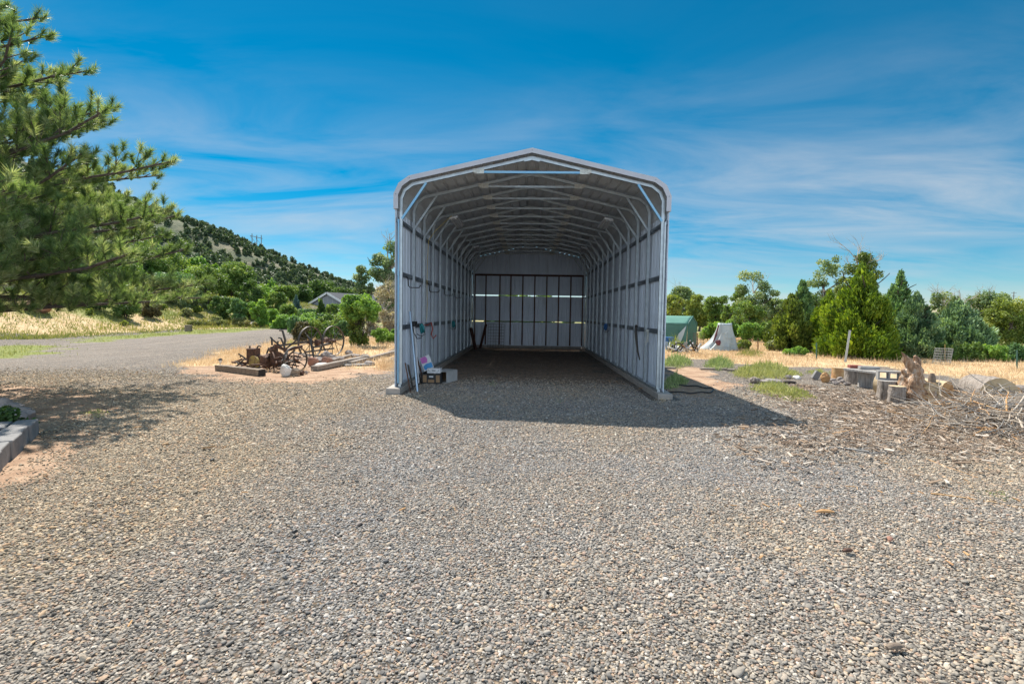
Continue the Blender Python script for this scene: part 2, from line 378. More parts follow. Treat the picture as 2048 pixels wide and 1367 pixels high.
Z_STRAW = [GP([(1322, 722), (1400, 720), (1470, 728), (1560, 733), (1700, 735), (1760, 733), (1900, 752), (2100, 775)]) + [(45, 16), (60, 46), (30, 60), (5, 58), (3.4, 30)],
           GP([(640, 700), (700, 690), (785, 690), (785, 742), (735, 733), (700, 724), (655, 716)]),
           GP([(560, 700), (600, 676), (680, 672), (785, 676), (785, 694), (690, 704), (620, 712)]),
           GP([(370, 735), (470, 700), (560, 684), (600, 690), (560, 712), (470, 728)]),
           [(-27.5, 30), (-25, 44), (-25, 58), (-60, 90), (-75, 40), (-40, 22)]]
Z_DIRT = [GP([(-80, 780), (150, 776), (240, 800), (215, 835), (150, 862), (110, 930), (40, 960), (-80, 990)]),
          GP([(360, 742), (440, 708), (560, 684), (790, 690), (790, 742), (700, 752), (600, 768), (500, 765), (420, 755)]),
          GP([(-60, 772), (60, 768), (150, 772), (150, 790), (60, 800), (-60, 806)]),
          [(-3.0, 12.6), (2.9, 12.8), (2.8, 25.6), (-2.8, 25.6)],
          GP([(1330, 735), (1400, 735), (1470, 770), (1430, 792), (1330, 785)])]
Z_CHIP = [GP([(1560, 800), (1610, 775), (1760, 790), (1830, 800), (2150, 820), (2200, 915), (1950, 900), (1800, 905), (1660, 912), (1600, 890), (1590, 845)]),
          GP([(1560, 880), (1700, 870), (1760, 895), (1700, 918), (1600, 912)])]
Z_ROAD = [[(-60, 14.0), (-30, 13.0), (-14, 12.6), (-12.5, 16), (-14.4, 24), (-19.5, 44), (-22, 60), (-32, 90), (-38, 86), (-27, 62), (-24.0, 46), (-22.6, 22), (-32, 18), (-60, 17)]]
Z_GREEN = [[(-27, 33), (-25, 46), (-26, 60), (-40, 75), (-44, 50), (-36, 30)],
           GP([(-60, 700), (60, 690), (130, 692), (60, 712), (-60, 722)]),
           GP([(120, 680), (260, 668), (440, 658), (540, 651), (560, 655), (450, 664), (300, 674), (180, 684)]),
           GP([(1900, 700), (2010, 676), (2300, 690), (2300, 740), (1960, 722)])]
def zw(polys, x, y, w, nz, ns, o):
    n = fn(x, y, ns, o) * nz; r = np.zeros(np.shape(x))
    for P in polys: r = np.maximum(r, soft(pdist(P, x, y) + n, w))
    return r
def z_straw(x, y): return zw(Z_STRAW, x, y, .8, 1.3, .8, 1)
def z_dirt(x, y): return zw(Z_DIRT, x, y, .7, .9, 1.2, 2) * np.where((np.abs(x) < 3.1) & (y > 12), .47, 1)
def z_chip(x, y): return zw(Z_CHIP, x, y, 1.1, 1.2, .9, 3)
def z_road(x, y): return zw(Z_ROAD, x, y, 2.6, 1.6, .6, 4)
def z_green(x, y): return zw(Z_GREEN, x, y, .8, 1.6, .7, 5) * np.where((x < -25) & (y > 30), np.clip(.42 + 1.5 * fn(x, y, .22, 61), 0, 1), 1)

# graded grid
def axis(lo, hi, fine_lo, fine_hi, st, g=1.14):
    a = list(np.arange(fine_lo, fine_hi, st)); s = st; v = fine_hi
    while v < hi: a.append(v); s *= g; v += s
    a.append(hi); s = st; v = fine_lo - st; b = []
    while v > lo: b.append(v); s *= g; v -= s
    b.append(lo); return np.array(b[::-1] + a)
xs = axis(-1500, 1500, -16, 18, .16, 1.07); ys = axis(-40, 3000, .5, 26, .16, 1.06)
X, Y = np.meshgrid(xs, ys)
Z = gz(X, Y)
r0 = np.hypot(X, Y)
Z = Z + .012 * fn(X, Y, .9, 7) * (r0 < 40)
Z = Z + .05 * z_chip(X, Y) * (fn(X, Y, 2.2, 8) * .5 + .5)
nx, ny = len(xs), len(ys)
me = bpy.data.meshes.new('ground'); V = np.stack([X, Y, Z], -1).reshape(-1, 3)
idx = (np.arange(ny - 1)[:, None] * nx + np.arange(nx - 1)[None, :]).ravel()
F = np.stack([idx, idx + 1, idx + nx + 1, idx + nx], -1)
me.vertices.add(len(V)); me.vertices.foreach_set('co', V.astype(np.float32).ravel())
me.loops.add(F.size); me.loops.foreach_set('vertex_index', F.astype(np.int32).ravel())
me.polygons.add(len(F)); me.polygons.foreach_set('loop_start', np.arange(0, F.size, 4, dtype=np.int32)); me.polygons.foreach_set('loop_total', np.full(len(F), 4, np.int32))
me.polygons.foreach_set('use_smooth', np.ones(len(F), bool))
for an, fz in (('straw', z_straw), ('dirt', z_dirt), ('chip', z_chip), ('road', z_road), ('green', z_green)):
    a = me.attributes.new(an, 'FLOAT', 'POINT'); a.data.foreach_set('value', fz(X, Y).astype(np.float32).ravel())
far = sst((r0 - 45) / 25)
a = me.attributes.new('far', 'FLOAT', 'POINT'); a.data.foreach_set('value', far.astype(np.float32).ravel())
me.update(calc_edges=True)

PEB = [(.0, (.13, .128, .125)), (.22, (.205, .198, .188)), (.45, (.27, .257, .238)), (.68, (.335, .312, .280)), (.80, (.32, .235, .19)), (.88, (.41, .33, .24)), (.95, (.40, .38, .35)), (1.0, (.56, .53, .49))]
m, nt, b = newmat('ground surface'); v = tco(nt)
def attr(nt, n, ty='GEOMETRY'):
    a = nt.nodes.new('ShaderNodeAttribute'); a.attribute_name = n; a.attribute_type = ty; return a
vor = nt.nodes.new('ShaderNodeTexVoronoi'); vor.inputs['Scale'].default_value = 36
wv = mapping(nt, v, (1, 1, .2)); nt.links.new(wv, vor.inputs['Vector'])
sx = nt.nodes.new('ShaderNodeSeparateXYZ'); nt.links.new(vor.outputs['Color'], sx.inputs[0])
gcol = ramp(nt, sx.outputs[0], PEB)
vor3 = nt.nodes.new('ShaderNodeTexVoronoi'); vor3.inputs['Scale'].default_value = 14; nt.links.new(wv, vor3.inputs['Vector'])
sx3 = nt.nodes.new('ShaderNodeSeparateXYZ'); nt.links.new(vor3.outputs['Color'], sx3.inputs[0])
gcol = mixc(nt, 1, gcol, ramp(nt, sx3.outputs[0], [(0, (.68, .68, .70)), (1, (1.25, 1.22, 1.18))]), 'MULTIPLY')
gap = ramp(nt, vor.outputs['Distance'], [(.35, (1, 1, 1)), (.62, (.45, .42, .38))])
gcol = mixc(nt, 1, gcol, gap, 'MULTIPLY')
big = noise(nt, v, .55, 5, .6); gcol = mixc(nt, 1, gcol, ramp(nt, big, [(.3, (.86, .86, .88)), (.7, (1.12, 1.08, 1.02))]), 'MULTIPLY')
dn = noise(nt, v, 2.2, 8, .65); fnn = noise(nt, v, 30, 5, .7); fn8 = noise(nt, v, 9, 6, .7)
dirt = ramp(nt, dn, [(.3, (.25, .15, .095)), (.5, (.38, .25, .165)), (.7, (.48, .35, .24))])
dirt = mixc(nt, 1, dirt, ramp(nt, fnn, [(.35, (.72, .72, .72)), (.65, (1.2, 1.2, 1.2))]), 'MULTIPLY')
straw = ramp(nt, dn, [(.3, (.42, .28, .15)), (.5, (.58, .42, .24)), (.7, (.68, .53, .34))])
straw = mixc(nt, 1, straw, ramp(nt, fnn, [(.3, (.62, .6, .55)), (.65, (1.2, 1.2, 1.2))]), 'MULTIPLY')
chip = ramp(nt, fn8, [(.3, (.13, .08, .055)), (.45, (.25, .16, .11)), (.56, (.36, .27, .20)), (.7, (.46, .41, .36))])
chip = mixc(nt, 1, chip, ramp(nt, fnn, [(.35, (.55, .55, .55)), (.65, (1.35, 1.3, 1.25))]), 'MULTIPLY')
road = ramp(nt, noise(nt, mapping(nt, v, (1, .18, 1), (0, 0, radians(-10))), 1.6, 6, .6), [(.35, (.22, .182, .148)), (.65, (.36, .31, .26))])
road = mixc(nt, 1, road, ramp(nt, fnn, [(.3, (.55, .55, .55)), (.7, (1.4, 1.4, 1.4))]), 'MULTIPLY')
road = mixc(nt, .5, road, gcol)
green = ramp(nt, fn8, [(.3, (.10, .13, .03)), (.5, (.20, .23, .06)), (.7, (.38, .33, .14))])
farc = ramp(nt, noise(nt, v, .12, 7, .65), [(.35, (.10, .13, .04)), (.5, (.24, .24, .09)), (.65, (.45, .36, .18))])
def sharp(nt, a, k=.35):   # break the mask edge with fine noise
    return mth(nt, 'MULTIPLY', mth(nt, 'SUBTRACT', mth(nt, 'ADD', a, mth(nt, 'MULTIPLY', mth(nt, 'SUBTRACT', fn8, .5), 1.3)), .5 - k / 2), 1 / k, True) if False else mth(nt, 'DIVIDE', mth(nt, 'SUBTRACT', mth(nt, 'ADD', a, mth(nt, 'MULTIPLY', mth(nt, 'SUBTRACT', fn8, .5), 1.1)), .38), .24, True)
col = gcol
ad = sharp(nt, attr(nt, 'dirt').outputs['Fac']); asw = sharp(nt, attr(nt, 'straw').outputs['Fac']); ac = sharp(nt, attr(nt, 'chip').outputs['Fac'])
ar = attr(nt, 'road').outputs['Fac']; ag = sharp(nt, attr(nt, 'green').outputs['Fac']); af = attr(nt, 'far').outputs['Fac']
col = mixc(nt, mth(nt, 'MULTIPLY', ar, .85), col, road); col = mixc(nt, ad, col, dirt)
col = mixc(nt, mth(nt, 'MULTIPLY', ac, .75), col, chip); col = mixc(nt, asw, col, straw); col = mixc(nt, ag, col, green)
nr = mth(nt, 'SUBTRACT', 1.0, ar); col = mixc(nt, mth(nt, 'MULTIPLY', af, nr), col, farc)
nt.links.new(col, b.inputs['Base Color']); b.inputs['Roughness'].default_value = .95; b.inputs['Specular IOR Level'].default_value = .2
hh = mth(nt, 'MULTIPLY', mth(nt, 'SUBTRACT', 1.0, vor.outputs['Distance']), mth(nt, 'SUBTRACT', 1.0, mth(nt, 'MAXIMUM', asw, ad)))
hh = mth(nt, 'ADD', hh, mth(nt, 'MULTIPLY', fnn, .9)); hh = mth(nt, 'ADD', hh, mth(nt, 'MULTIPLY', mth(nt, 'MULTIPLY', fn8, ac), 3.0))
bump(nt, hh, .016, b)
me.materials.append(m)
g = link('ground', me); g['kind'] = 'structure'

# ------------------------------------------------------------------ hillside
RY = [-60, 60, 110, 160, 200, 250, 300, 360, 450, 600, 800, 1200]
RZ = [14, 28, 37, 38, 34, 27, 22.5, 17.5, 11.5, 5, 2, 2]
def hz_(x, y):
    x = np.asarray(x, float); y = np.asarray(y, float)
    H = np.interp(y, RY, RZ); x0 = -46 - 0.02 * np.maximum(y - 60, 0) + 4 * vn(x * 0, y, .05, 3)
    t = (x0 - x) / 92
    s = np.where(t < 1, np.clip(t, 0, 1) ** 1.12, 1 - .12 * np.clip(t - 1, 0, 3))
    gul = 1 + .09 * vn(x * .25, y, .055, 4) * np.clip(t * 2, 0, 1) * np.clip((1.2 - t) * 3, 0, 1)
    z = 3.2 + H * s * gul + 1.2 * vn(x, y, .09, 6) * np.clip(t * 4, 0, 1) - 6 * sst((-t) * 12)
    return z
hx = np.concatenate([np.arange(-420, -200, 8), np.arange(-200, -34, 2.2)]); hy = np.concatenate([np.arange(-60, 500, 3.2), np.arange(500, 1200, 14)])
HX, HY = np.meshgrid(hx, hy); HZ = hz_(HX, HY)
me = bpy.data.meshes.new('hillside'); V = np.stack([HX, HY, HZ], -1).reshape(-1, 3); nx, ny = len(hx), len(hy)
idx = (np.arange(ny - 1)[:, None] * nx + np.arange(nx - 1)[None, :]).ravel(); F = np.stack([idx, idx + 1, idx + nx + 1, idx + nx], -1)
me.from_pydata(V.tolist(), [], F.tolist()); me.polygons.foreach_set('use_smooth', np.ones(len(F), bool))
m, nt, b = newmat('scrub hillside'); v = tco(nt)
n1 = noise(nt, v, .09, 8, .65); n2 = noise(nt, v, .9, 6, .7)
c = ramp(nt, n1, [(.42, (.075, .10, .05)), (.56, (.14, .15, .085)), (.63, (.28, .24, .17)), (.74, (.38, .32, .25))])
c = mixc(nt, 1, c, ramp(nt, n2, [(.35, (.6, .62, .58)), (.65, (1.2, 1.15, 1.1))]), 'MULTIPLY')
nt.links.new(c, b.inputs['Base Color']); b.inputs['Roughness'].default_value = .95; bump(nt, n2, .6, b)
me.materials.append(m); h = link('hillside', me); h['kind'] = 'structure'

# low tan hill far away on the right
bx, by = 560, 600
me = bpy.data.meshes.new('hill'); vs = []; n = 40
gx = np.linspace(380, 1100, n); gy = np.linspace(560, 1100, n); GX, GY = np.meshgrid(gx, gy)
GZ = -6 + 34 * sst((GX - 420) / 380) * sst((GY - 560) / 90) + 3 * vn(GX, GY, .01, 3)
V = np.stack([GX, GY, GZ], -1).reshape(-1, 3); idx = (np.arange(n - 1)[:, None] * n + np.arange(n - 1)[None, :]).ravel()
me.from_pydata(V.tolist(), [], np.stack([idx, idx + 1, idx + n + 1, idx + n], -1).tolist())
me.polygons.foreach_set('use_smooth', np.ones((n - 1) ** 2, bool))
M['tanhill'] = simple('tan hill', (.42, .34, .22), (.12, .14, .07), rough=.95, sc=.02)
me.materials.append(M['tanhill']); h = link('hill', me); h['kind'] = 'structure'

# ------------------------------------------------------------------ loose gravel stones (geometry-node stuff)
def scatter_pts(x0, x1, y0, y1, st):
    gx, gy = np.meshgrid(np.arange(x0, x1, st), np.arange(y0, y1, st))
    gx = gx + rng.uniform(-.5, .5, gx.shape) * st; gy = gy + rng.uniform(-.5, .5, gy.shape) * st
    return gx.ravel(), gy.ravel()
pa, pb_ = scatter_pts(-8, 8, 1.2, 6.0, .0162); pc_, pd_ = scatter_pts(-14.5, 14.5, 6.0, 14.5, .0205)
px = np.concatenate([pa, pc_]); py = np.concatenate([pb_, pd_])
keep = (np.abs(px + .03 * py) < .99 * py + 1.3)
px, py = px[keep], py[keep]
trk = np.exp(-((px + .55 * (py - 6) * .35 + 2.1 + .2 * fn(px * 0, py, .3, 5)) / .32) ** 2) + np.exp(-((px + .55 * (py - 6) * .35 + 3.8 + .2 * fn(px * 0, py, .3, 5)) / .32) ** 2)
prob = np.clip(1.05 - (py - 6.5) * .10, .22, 1.0) * (1 - .35 * np.clip(trk, 0, 1)) * np.clip(1.05 + .35 * fn(px, py, .8, 44), .5, 1)
zz_ = np.maximum.reduce([z_straw(px, py), z_dirt(px, py), z_chip(px, py) * .45])
prob = prob * np.clip(1.15 - zz_ * 1.1, 0.04, 1) * (1 - .75 * z_road(px, py)) * sst((14.6 - py) / 3.6)
prob *= ~((np.abs(np.abs(px) - 2.8) < .3) & (py > 10.4))
keep = rng.random(len(px)) < prob; px, py = px[keep], py[keep]; n = len(px)
print('pebbles', n)
s = np.where(py < 6, .0071, .0086) * np.exp(rng.normal(0, .32, n)); s = np.minimum(s, .019); s *= 1 + .22 * fn(px, py, .45, 41); s *= np.clip(1 + (py - 6) * .025, 1, 1.2)
big = rng.random(n) < .004; s[big] *= 1.6
SX = np.stack([s * rng.uniform(.95, 1.5, n), s * rng.uniform(.75, 1.1, n), s * rng.uniform(.5, .8, n)], -1)
ROT = np.stack([rng.normal(0, .3, n), rng.normal(0, .3, n), rng.uniform(0, 6.28, n)], -1)
pz = .012 * fn(px, py, .9, 7) + .05 * z_chip(px, py) * (fn(px, py, 2.2, 8) * .5 + .5) + rng.uniform(-.1, .75, n) * s
me = bpy.data.meshes.new('gravel_stones'); me.vertices.add(n); me.vertices.foreach_set('co', np.stack([px, py, pz], -1).astype(np.float32).ravel())
a = me.attributes.new('rotv', 'FLOAT_VECTOR', 'POINT'); a.data.foreach_set('vector', ROT.astype(np.float32).ravel())
a = me.attributes.new('sclv', 'FLOAT_VECTOR', 'POINT'); a.data.foreach_set('vector', SX.astype(np.float32).ravel())
a = me.attributes.new('vi', 'INT', 'POINT'); a.data.foreach_set('value', rng.integers(0, 6, n).astype(np.int32))
a = me.attributes.new('pc', 'FLOAT', 'POINT'); a.data.foreach_set('value', rng.random(n).astype(np.float32))
a = me.attributes.new('warm', 'FLOAT', 'POINT'); a.data.foreach_set('value', np.clip(.35 + .5 * fn(px, py, .5, 12) + .65 * sst((-px - 1.2) / 3.5) + .25 * sst((px - 3.5) / 4), 0, 1).astype(np.float32))
m, nt, b = newmat('gravel stone')
c = ramp(nt, attr(nt, 'pc', 'INSTANCER').outputs['Fac'], PEB)
w = ramp(nt, attr(nt, 'warm', 'INSTANCER').outputs['Fac'], [(0, (.95, .98, 1.03)), (1, (1.22, 1.07, .84))])
c = mixc(nt, 1, c, w, 'MULTIPLY'); c = mixc(nt, 1, c, (1.09, 1.06, 1.03), 'MULTIPLY')
c = mixc(nt, 1, c, ramp(nt, noise(nt, tco(nt), 2.2, 4), [(.3, (.8, .8, .8)), (.7, (1.15, 1.15, 1.15))]), 'MULTIPLY')
nt.links.new(c, b.inputs['Base Color']); b.inputs['Roughness'].default_value = .85; b.inputs['Specular IOR Level'].default_value = .3
peb_mat = m
po = link('gravel_stones', me); tag(po, 'loose grey and tan rounded gravel stones covering the yard', 'gravel', kind='stuff')
ng = bpy.data.node_groups.new('stones', 'GeometryNodeTree'); ng.interface.new_socket('Geometry', in_out='INPUT', socket_type='NodeSocketGeometry'); ng.interface.new_socket('Geometry', in_out='OUTPUT', socket_type='NodeSocketGeometry')
gi = ng.nodes.new('NodeGroupInput'); go = ng.nodes.new('NodeGroupOutput')
g2i = ng.nodes.new('GeometryNodeGeometryToInstance')
for k in range(6):
    ic = ng.nodes.new('GeometryNodeMeshIcoSphere'); ic.inputs['Radius'].default_value = 1; ic.inputs['Subdivisions'].default_value = 2
    nz = ng.nodes.new('ShaderNodeTexNoise'); nz.noise_dimensions = '4D'; nz.inputs['W'].default_value = k * 3.7 + .5; nz.inputs['Scale'].default_value = .8; nz.inputs['Detail'].default_value = 1.0
    su = ng.nodes.new('ShaderNodeVectorMath'); su.operation = 'SUBTRACT'; su.inputs[1].default_value = (.5, .5, .5); ng.links.new(nz.outputs['Color'], su.inputs[0])
    sc = ng.nodes.new('ShaderNodeVectorMath'); sc.operation = 'SCALE'; sc.inputs['Scale'].default_value = 1.7; ng.links.new(su.outputs[0], sc.inputs[0])
    sp_ = ng.nodes.new('GeometryNodeSetPosition'); ng.links.new(ic.outputs[0], sp_.inputs[0]); ng.links.new(sc.outputs[0], sp_.inputs['Offset'])
    ss = ng.nodes.new('GeometryNodeSetShadeSmooth'); ng.links.new(sp_.outputs[0], ss.inputs[0]); ss.inputs['Shade Smooth'].default_value = True
    sm = ng.nodes.new('GeometryNodeSetMaterial'); sm.inputs['Material'].default_value = peb_mat; ng.links.new(ss.outputs[0], sm.inputs[0])
    ng.links.new(sm.outputs[0], g2i.inputs[0])
iop = ng.nodes.new('GeometryNodeInstanceOnPoints'); iop.inputs['Pick Instance'].default_value = True
ng.links.new(gi.outputs[0], iop.inputs['Points']); ng.links.new(g2i.outputs[0], iop.inputs['Instance'])
def na(n, ty):
    q = ng.nodes.new('GeometryNodeInputNamedAttribute'); q.data_type = ty; q.inputs[0].default_value = n; return q.outputs[0]
ng.links.new(na('vi', 'INT'), iop.inputs['Instance Index']); ng.links.new(na('sclv', 'FLOAT_VECTOR'), iop.inputs['Scale'])
e2r = ng.nodes.new('FunctionNodeEulerToRotation'); ng.links.new(na('rotv', 'FLOAT_VECTOR'), e2r.inputs[0]); ng.links.new(e2r.outputs[0], iop.inputs['Rotation'])
ng.links.new(iop.outputs[0], go.inputs[0])
mo = po.modifiers.new('stones', 'NODES'); mo.node_group = ng
# ------------------------------------------------------------------ steel carport
CX = .03; FY = 10.75; SP = 1.219; NB = 13; HW = 2.72
BACK = FY + .1 + SP * (NB - 1) + .12
carport = thing('steel_carport', 'long open fronted grey steel carport with rounded eaves standing on the gravel', 'carport', (CX, FY, 0))
def L(p): return p
org = Vector((0, 0, 0))    # part coordinates are local to the carport base
LEN = BACK - FY
prof_out = [(-2.80, 3.80), (-2.80, 4.10), (-2.70, 4.31), (-2.50, 4.45), (0, 5.02), (2.50, 4.45), (2.70, 4.31), (2.80, 4.10), (2.80, 3.80)]
def offs(pr, d):
    out = []
    for i, (x, z) in enumerate(pr):
        a = Vector(pr[max(i - 1, 0)]); c = Vector(pr[min(i + 1, len(pr) - 1)]); t = (c - a).normalized(); nn = Vector((t.y, -t.x)); out.append((x + nn.x * d, z + nn.y * d))
    return out
# roof sheet with ribs running along the length
def ribprof(pr, st=.235, h=.034, w=.042):
    pts = []; acc = 0
    for i in range(len(pr) - 1):
        a = Vector(pr[i]); b_ = Vector(pr[i + 1]); Ls = (b_ - a).length; t = (b_ - a) / Ls; nn = Vector((-t.y, t.x))
        k = max(1, int(round(Ls / st))); pts.append((a.x, a.y))
        for j in range(k):
            c = a + t * (Ls * (j + .5) / k)
            if Ls > .3:
                for dd, hh in ((-w, 0), (-w * .45, h), (w * .45, h), (w, 0)):
                    q = c + t * dd + nn * hh; pts.append((q.x, q.y))
    pts.append(pr[-1]); return pts
rp = ribprof(offs(prof_out, .02)); mb = MB(); n = len(rp); segs = [(-.03, LEN + .03)]
vs = []
for y in (-.03, LEN + .03):
    for (x, z) in rp: vs.append((x, y, z))
for y in (-.03, LEN + .03):
    for (x, z) in offs(rp, -.0) if False else rp: vs.append((x * 1.0006, y, z + .004))
fs = [(i, i + 1, n + i + 1, n + i) for i in range(n - 1)] + [(2 * n + i, 3 * n + i, 3 * n + i + 1, 2 * n + i + 1) for i in range(n - 1)]
mb.add(vs, fs); mb.build('roof_panel', M['roofpanel'], carport)
# curved front trim (a bent white fascia, front face and top return)
tin = offs(prof_out, .078)
tout = offs(prof_out, -.018)
mb = MB(); k = len(tout); vs = []
for (x, z) in tout: vs.append((x, -.06, z))
for (x, z) in tin: vs.append((x, -.06, z))
for (x, z) in tout: vs.append((x, .10, z))
for (x, z) in tin: vs.append((x, -.052, z))
fs = [(i, i + k, i + 1 + k, i + 1) for i in range(k - 1)] + [(i, i + 1, 2 * k + i + 1, 2 * k + i) for i in range(k - 1)] + [(k + i, 3 * k + i, 3 * k + i + 1, k + i + 1) for i in range(k - 1)] + [(3 * k + i, 2 * k + i, 2 * k + i + 1, 3 * k + i + 1) for i in range(k - 1)]
fs += [(0, 2 * k, 3 * k, k), (k - 1, 2 * k - 1, 4 * k - 1, 3 * k - 1)]
mb.add(vs, fs)
mb.build('fascia_trim', M['trim'], carport)
mb = MB()
for i in (1, 3, 4, 5, 7):
    x = (tout[i][0] + tin[i][0]) / 2; z = (tout[i][1] + tin[i][1]) / 2
    mb = MB(); mb.tube([(x, -.058, z), (x, -.066, z)], .009, 6); mb.build('trim_screw', M['girt'], carport)
# ribbed side walls
def wallpanel(x, s, z0, z1, y0, y1, st=.305):
    mb = MB(); ys_ = [y0]; 
    pts = []
    y = y0; i = 0
    while y < y1 - .02:
        for dd, hh in ((.0, 0), (.02, .022), (.055, .022), (.075, 0), (.125, 0), (.132, .006), (.15, .006), (.157, 0), (.205, 0), (.212, .006), (.23, .006), (.237, 0)):
            if y + dd < y1: pts.append((y + dd, hh))
        y += st
    pts.append((y1, 0)); n = len(pts); vs = []
    for z in (z0, z1):
        for (yy, hh) in pts: vs.append((x + s * (hh - .0), yy, z))
    for z in (z0, z1):
        for (yy, hh) in pts: vs.append((x + s * (hh + .003), yy, z))
    fs = [(i, i + 1, n + i + 1, n + i) for i in range(n - 1)] + [(2 * n + i, 3 * n + i, 3 * n + i + 1, 2 * n + i + 1) for i in range(n - 1)]
    mb.add(vs, fs); return mb
for s in (-1, 1): wallpanel(s * 2.785, s, .115, 3.84, .02, LEN).build('side_wall', M['panel'], carport)
# ribbed back wall, cut to the gable
mb = MB(); pts = []; x = -2.78
while x < 2.76:
    for dd, hh in ((0, 0), (.018, .02), (.05, .02), (.068, 0), (.13, 0), (.137, .006), (.155, .006), (.162, 0)): pts.append((min(x + dd, 2.78), hh))
    x += .229
pts.append((2.78, 0)); n = len(pts)
def roofz(x):
    pr = sorted(prof_out); return float(np.interp(x, [p[0] + i * 1e-6 for i, p in enumerate(sorted(prof_out, key=lambda q: (q[0], q[1] if q[0] < 0 else -q[1])))], [p[1] for p in sorted(prof_out, key=lambda q: (q[0], q[1] if q[0] < 0 else -q[1]))]))
for za, zb_ in ((.10, 1.265), (1.325, 2.535), (2.595, None)):   # sheets with narrow open slits between them
    mb = MB(); vs = [(x, LEN - .01 + hh, za) for x, hh in pts] + [(x, LEN - .01 + hh, zb_ or roofz(x) - .012) for x, hh in pts]
    mb.add(vs, [(i, n + i, n + i + 1, i + 1) for i in range(n - 1)]); mb.build('back_wall', M['panel'], carport)
mb = MB(); mb.box((0, LEN - .06, 3.56), (5.44, .07, .09)); mb.build('door_header', M['rustpost'], carport)
for i in range(10):
    x = -2.64 + i * .585 + (.05 if i in (1, 2) else 0) - (.10 if i == 1 else 0)
    mb = MB(); mb.box((x, LEN - .06, 1.83), (.06, .06, 3.36)); mb.build('rusty_stud', M['rustpost'], carport)
for z in (2.66, 1.40):
    mb = MB(); mb.box((0, LEN - .030, z), (5.3, .03, .04)); ob = mb.build('back_girt', M['panel'], carport)
# concrete footings
for s in (-1, 1):
    mb = MB(); x0 = s * 2.78; mb.box((x0 + s * .0, LEN / 2 - .06, .03), (.30, LEN + .3, .18)); mb.build('footing', M['concrete'], carport, bevel=.012)
mb = MB(); mb.box((0, LEN + .0, .03), (5.2, .24, .18)); mb.build('back_footing', M['concrete'], carport)
# base rails, girts
for s in (-1, 1):
    mb = MB(); mb.box((s * 2.70, LEN / 2, .15), (.058, LEN - .04, .055)); mb.build('base_rail', M['galv'], carport)
    for z in (3.60, 2.50, 1.36):
        mb = MB(); y0, y1 = .04, LEN - .06
        mb.box((s * 2.765, (y0 + y1) / 2, z), (.028, y1 - y0, .10)); mb.box((s * 2.742, (y0 + y1) / 2, z), (.020, y1 - y0, .045))
        mb.build('wall_girt', M['girt'], carport)
# bows
bow_in = [(-HW + .03, .175), (-HW + .03, 4.02), (-2.62, 4.20), (-2.45, 4.33), (0, 4.885), (2.45, 4.33), (2.62, 4.20), (HW - .03, 4.02), (HW - .03, .175)]
def profile_tube(mb, pts2, y, w=.057, mi=0):
    # square tube swept along a polyline in the XZ plane
    k = len(pts2); vs = []
    for i, (x, z) in enumerate(pts2):
        a = Vector(pts2[max(i - 1, 0)]); c = Vector(pts2[min(i + 1, k - 1)]); t = (c - a).normalized(); nn = Vector((t.y, -t.x))
        if 0 < i < k - 1:
            t1 = (Vector(pts2[i]) - Vector(pts2[i - 1])).normalized(); cosang = abs(t1.dot(t)); hw = w / 2 / max(cosang, .5)
        else: hw = w / 2
        for dn, dy in ((-hw, -w / 2), (hw, -w / 2), (hw, w / 2), (-hw, w / 2)): vs.append((x + nn.x * dn, y + dy, z + nn.y * dn))
    fs = [(i * 4 + j, i * 4 + (j + 1) % 4, (i + 1) * 4 + (j + 1) % 4, (i + 1) * 4 + j) for i in range(k - 1) for j in range(4)]
    fs += [(3, 2, 1, 0), tuple(4 * (k - 1) + j for j in range(4))]
    mb.add(vs, fs, mi)
protos = []
for kind in (0, 1):
    mt = M['film'] if kind == 0 else M['galv']
    mb = MB(); profile_tube(mb, bow_in, 0)
    fr = mb.build('frame_bow', M['galv'], None); fr.parent = carport
    mb = MB(); mb.box((0, -.012, 4.585), (2.10, .045, .045)); t = mb.build('collar_tie', mt, fr)
    if kind == 0: t['label'] = 'blue filmed collar tie of the front frame'
    for s in (-1, 1):
        mb = MB(); mb.bar((s * 2.17, -.012, 4.36), (s * 2.675, -.012, 3.62), .045, .045, up=(0, 1, 0)); c = mb.build('corner_brace', mt, fr)
        if kind == 0: c['label'] = 'blue filmed corner brace of the front frame'
        mb = MB(); mb.box((s * 1.08, -.035, 4.60), (.20, .012, .10)); mb.box((s * 1.17, -.036, 4.605), (.08, .05, .07))
        mb.build('tie_plate', M['plate'], fr)
    mb = MB(); mb.bar((-.16, -.01, 4.82), (0, -.01, 4.855), .05, .05); mb.bar((.16, -.01, 4.82), (0, -.01, 4.855), .05, .05); mb.build('ridge_bracket', M['galv'], fr)
    protos.append(fr)
for i in range(NB):
    fr = protos[0] if i == 0 else (protos[1] if i == 1 else copy_tree(protos[1], carport))
    fr.location = (0, .10 + i * SP, 0)
protos[0]['label'] = 'front steel frame with blue protective film'
# inner stiffener at both front corners
for s in (-1, 1):
    mb = MB(); mb.box((s * 2.735, .045, 1.9), (.03, .02, 3.4)); ob = mb.build('front_post_cover', M['film'] if s < 0 else M['galv'], carport)

def cp(x, y, z): return Vector((CX + x, y, z))
